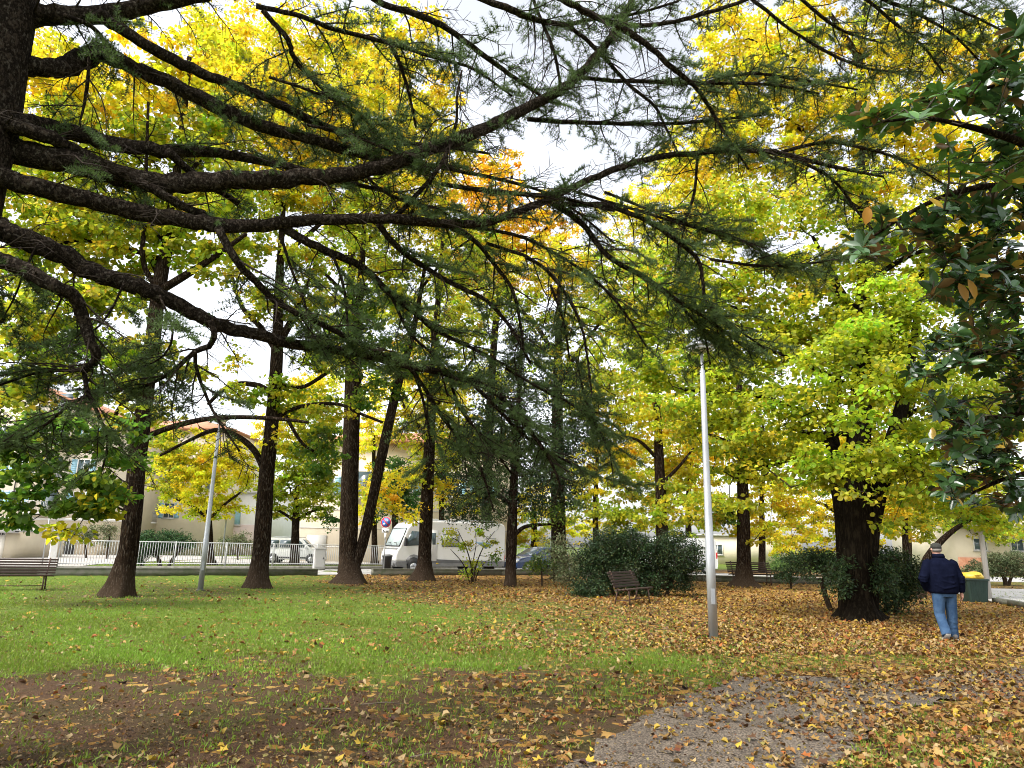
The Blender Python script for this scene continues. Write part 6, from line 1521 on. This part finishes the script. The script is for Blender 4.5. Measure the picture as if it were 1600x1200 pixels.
def litter(n, ylo, yhi, shape, size, buf, keep_pow=1.0):
    P = ground_points(n, ylo, yhi); cv = cover(P)
    dens = cv[:, 1] ** 1.25 * (.45 + .55 * np.clip((cv[:, 1] - .15) / .4, 0, 1))
    clump = .5 + .55 * np.sin(P[:, 0] * 2.3 + 1.7 * np.sin(P[:, 1] * 1.9)) * np.sin(P[:, 1] * 2.7 + P[:, 0]) + .35 * np.sin(P[:, 0] * 6.3 + 2 * np.sin(P[:, 1] * 4.1)) * np.sin(P[:, 1] * 5.9 - P[:, 0] * 2)
    k = r_.random(n) < dens * np.clip(clump + cv[:, 1] * .5, 0, 1) * keep_pow
    k &= ~((P[:, 1] > 37) | (np.abs(P[:, 0]) > 30) | inside(side_poly, P))
    P = P[k]; m = len(P)
    P[:, 2] = .012 + .022 * r_.random(m) ** 2 * (1 + cv[k, 1])
    Nn = r_.normal(0, .27, (m, 3)) + [0, 0, 1]; Nn[r_.random(m) < .35] *= [1, 1, -1]; Dd = r_.normal(0, 1, (m, 3)) * [1, 1, .16]
    s = size * (.35 + .95 * r_.random(m) ** 1.3)
    T = shape[0].copy(); T[:, 2] = T[:, 2] * 3.2 + .10 * np.abs(T[:, 0]) - .16 * T[:, 1] ** 2 + .08 * T[:, 1]
    col = litter_cols(m); yl = np.clip((P[:, 1] - 11) / 14, 0, 1)[:, None] * .30
    col = col * (1 - yl) + col * yl * np.array([1.12, 1.02, .62])
    buf.cards(T, shape[1], P, Dd, nz(Nn), s, np.clip(col, .02, .75))
    # curled ones
b = Buf()
litter(10500, 1000, 1225, LOBED, .08, b)
litter(9500, 1000, 1225, LEAF6, .06, b)
litter(46000, 935, 1025, LEAF6, .078, b)
litter(6000, 1000, 1140, LEAF6, .065, b)
litter(30000, 893, 945, LEAF4, .11, b)
P = ground_points(26000, 1010, 1225); cv = cover(P); k = r_.random(len(P)) < (cv[:, 2] * .8 + .05) * np.where(inside(path_poly, P), .7, 1); P = P[k]; m = len(P)
P[:, 2] = .008 + .01 * r_.random(m)
b.cards(LEAF4[0], LEAF4[1], P, r_.normal(0, 1, (m, 3)) * [1, 1, .3], nz(r_.normal(0, .5, (m, 3)) + [0, 0, 1]), .014 + .028 * r_.random(m) ** 2, litter_cols(m) * (.25 + .6 * r_.random((m, 1))))
litter(2500, 1046, 1080, LEAF6, .075, b)
tag(b.build('fallen_leaves', M['litter'], None, False, True), 'carpet of fallen yellow and brown leaves over the lawn and path', kind='stuff')

def grass():
    P1 = ground_points(95000, 905, 1050); P2 = ground_points(42000, 1000, 1215)
    # leaves of clover and short tufts among the soil
    P = np.vstack([P1, P2]); cv = cover(P)
    cl = .5 + .5 * np.sin(P[:, 0] * 1.9 + np.sin(P[:, 1] * 2.6) * 1.8) * np.sin(P[:, 1] * 1.5 + P[:, 0] * .8)
    k = r_.random(len(P)) < np.clip(cv[:, 0] ** 1.3 * (.35 + .9 * cl) + .10 * (np.sin(P[:, 0] * 4.1 + 2 * np.sin(P[:, 1] * 3.3)) * np.sin(P[:, 1] * 3.9) > .45), 0, 1)
    k &= ~inside(path_poly, P) & (P[:, 1] < 33)
    P = P[k]; n = len(P); far = np.clip((P[:, 1] - 6) / 20, 0, 1)
    reps = 3; P = np.repeat(P, reps, 0) + r_.normal(0, .018, (n * reps, 3)) * [1, 1, 0]; far = np.repeat(far, reps); n *= reps
    h = (.030 + .042 * r_.random(n)); wd = .0022 + .0045 * far
    a = r_.random(n) * 6.28; s = np.stack([np.cos(a), np.sin(a), 0 * a], 1); ln = r_.normal(0, .55, (n, 3)); ln[:, 2] = 1; ln = nz(ln)
    P[:, 2] = -.005
    mid = P + ln * h[:, None] * .55; tip = P + ln * h[:, None] + r_.normal(0, .012, (n, 3)); 
    V = np.stack([P - s * wd[:, None], P + s * wd[:, None], mid + s * wd[:, None] * .7, tip], 1)
    c = np.array([.11, .18, .018]) + r_.random((n, 1)) * np.array([.10, .13, .018]); pt = .5 + .5 * np.sin(P[:, 0] * .9 + 1.9 * np.sin(P[:, 1] * .6)) * np.sin(P[:, 1] * 1.1 + .7 * P[:, 0]); c = c * (.72 + .5 * pt[:, None]) * np.stack([1.12 - .2 * pt, np.ones(n), np.ones(n)], 1); dry = r_.random(n) < .08; c[dry] = [.26, .21, .09]
    b = Buf(); b.add(V.reshape(-1, 3), (np.arange(n)[:, None] * 4 + np.array([[0, 1, 2, 3]])).reshape(-1, 4), np.repeat(c, 4, axis=0))
    tag(b.build('grass', M['blade'], None, False, True), 'short green grass of the lawn with worn thin places', kind='stuff')
    return n
NG = grass()
# a few twigs on the bare soil
b = Buf()
for px, py, an, ln in ((88, 1073, .2, .22), (560, 1103, .1, .5), (500, 1110, -.4, .35), (860, 985, .05, .7), (640, 1186, .3, .3), (300, 1085, .5, .25), (760, 1160, -.2, .3)):
    p = G(px, py); q = p + [math.cos(an) * ln, math.sin(an) * ln, 0]; m = (p + q) / 2 + [.02, .03, .015]
    b.tube([p + [0, 0, .012], m + [0, 0, .012], q + [0, 0, .012]], [.006, .007, .003], 6)
tag(b.build('fallen_twigs', M['twigwood']), 'scattered thin fallen twigs on the bare soil', kind='stuff')
print('leaves', LEAVES, 'tufts', NT, 'grass', NG)
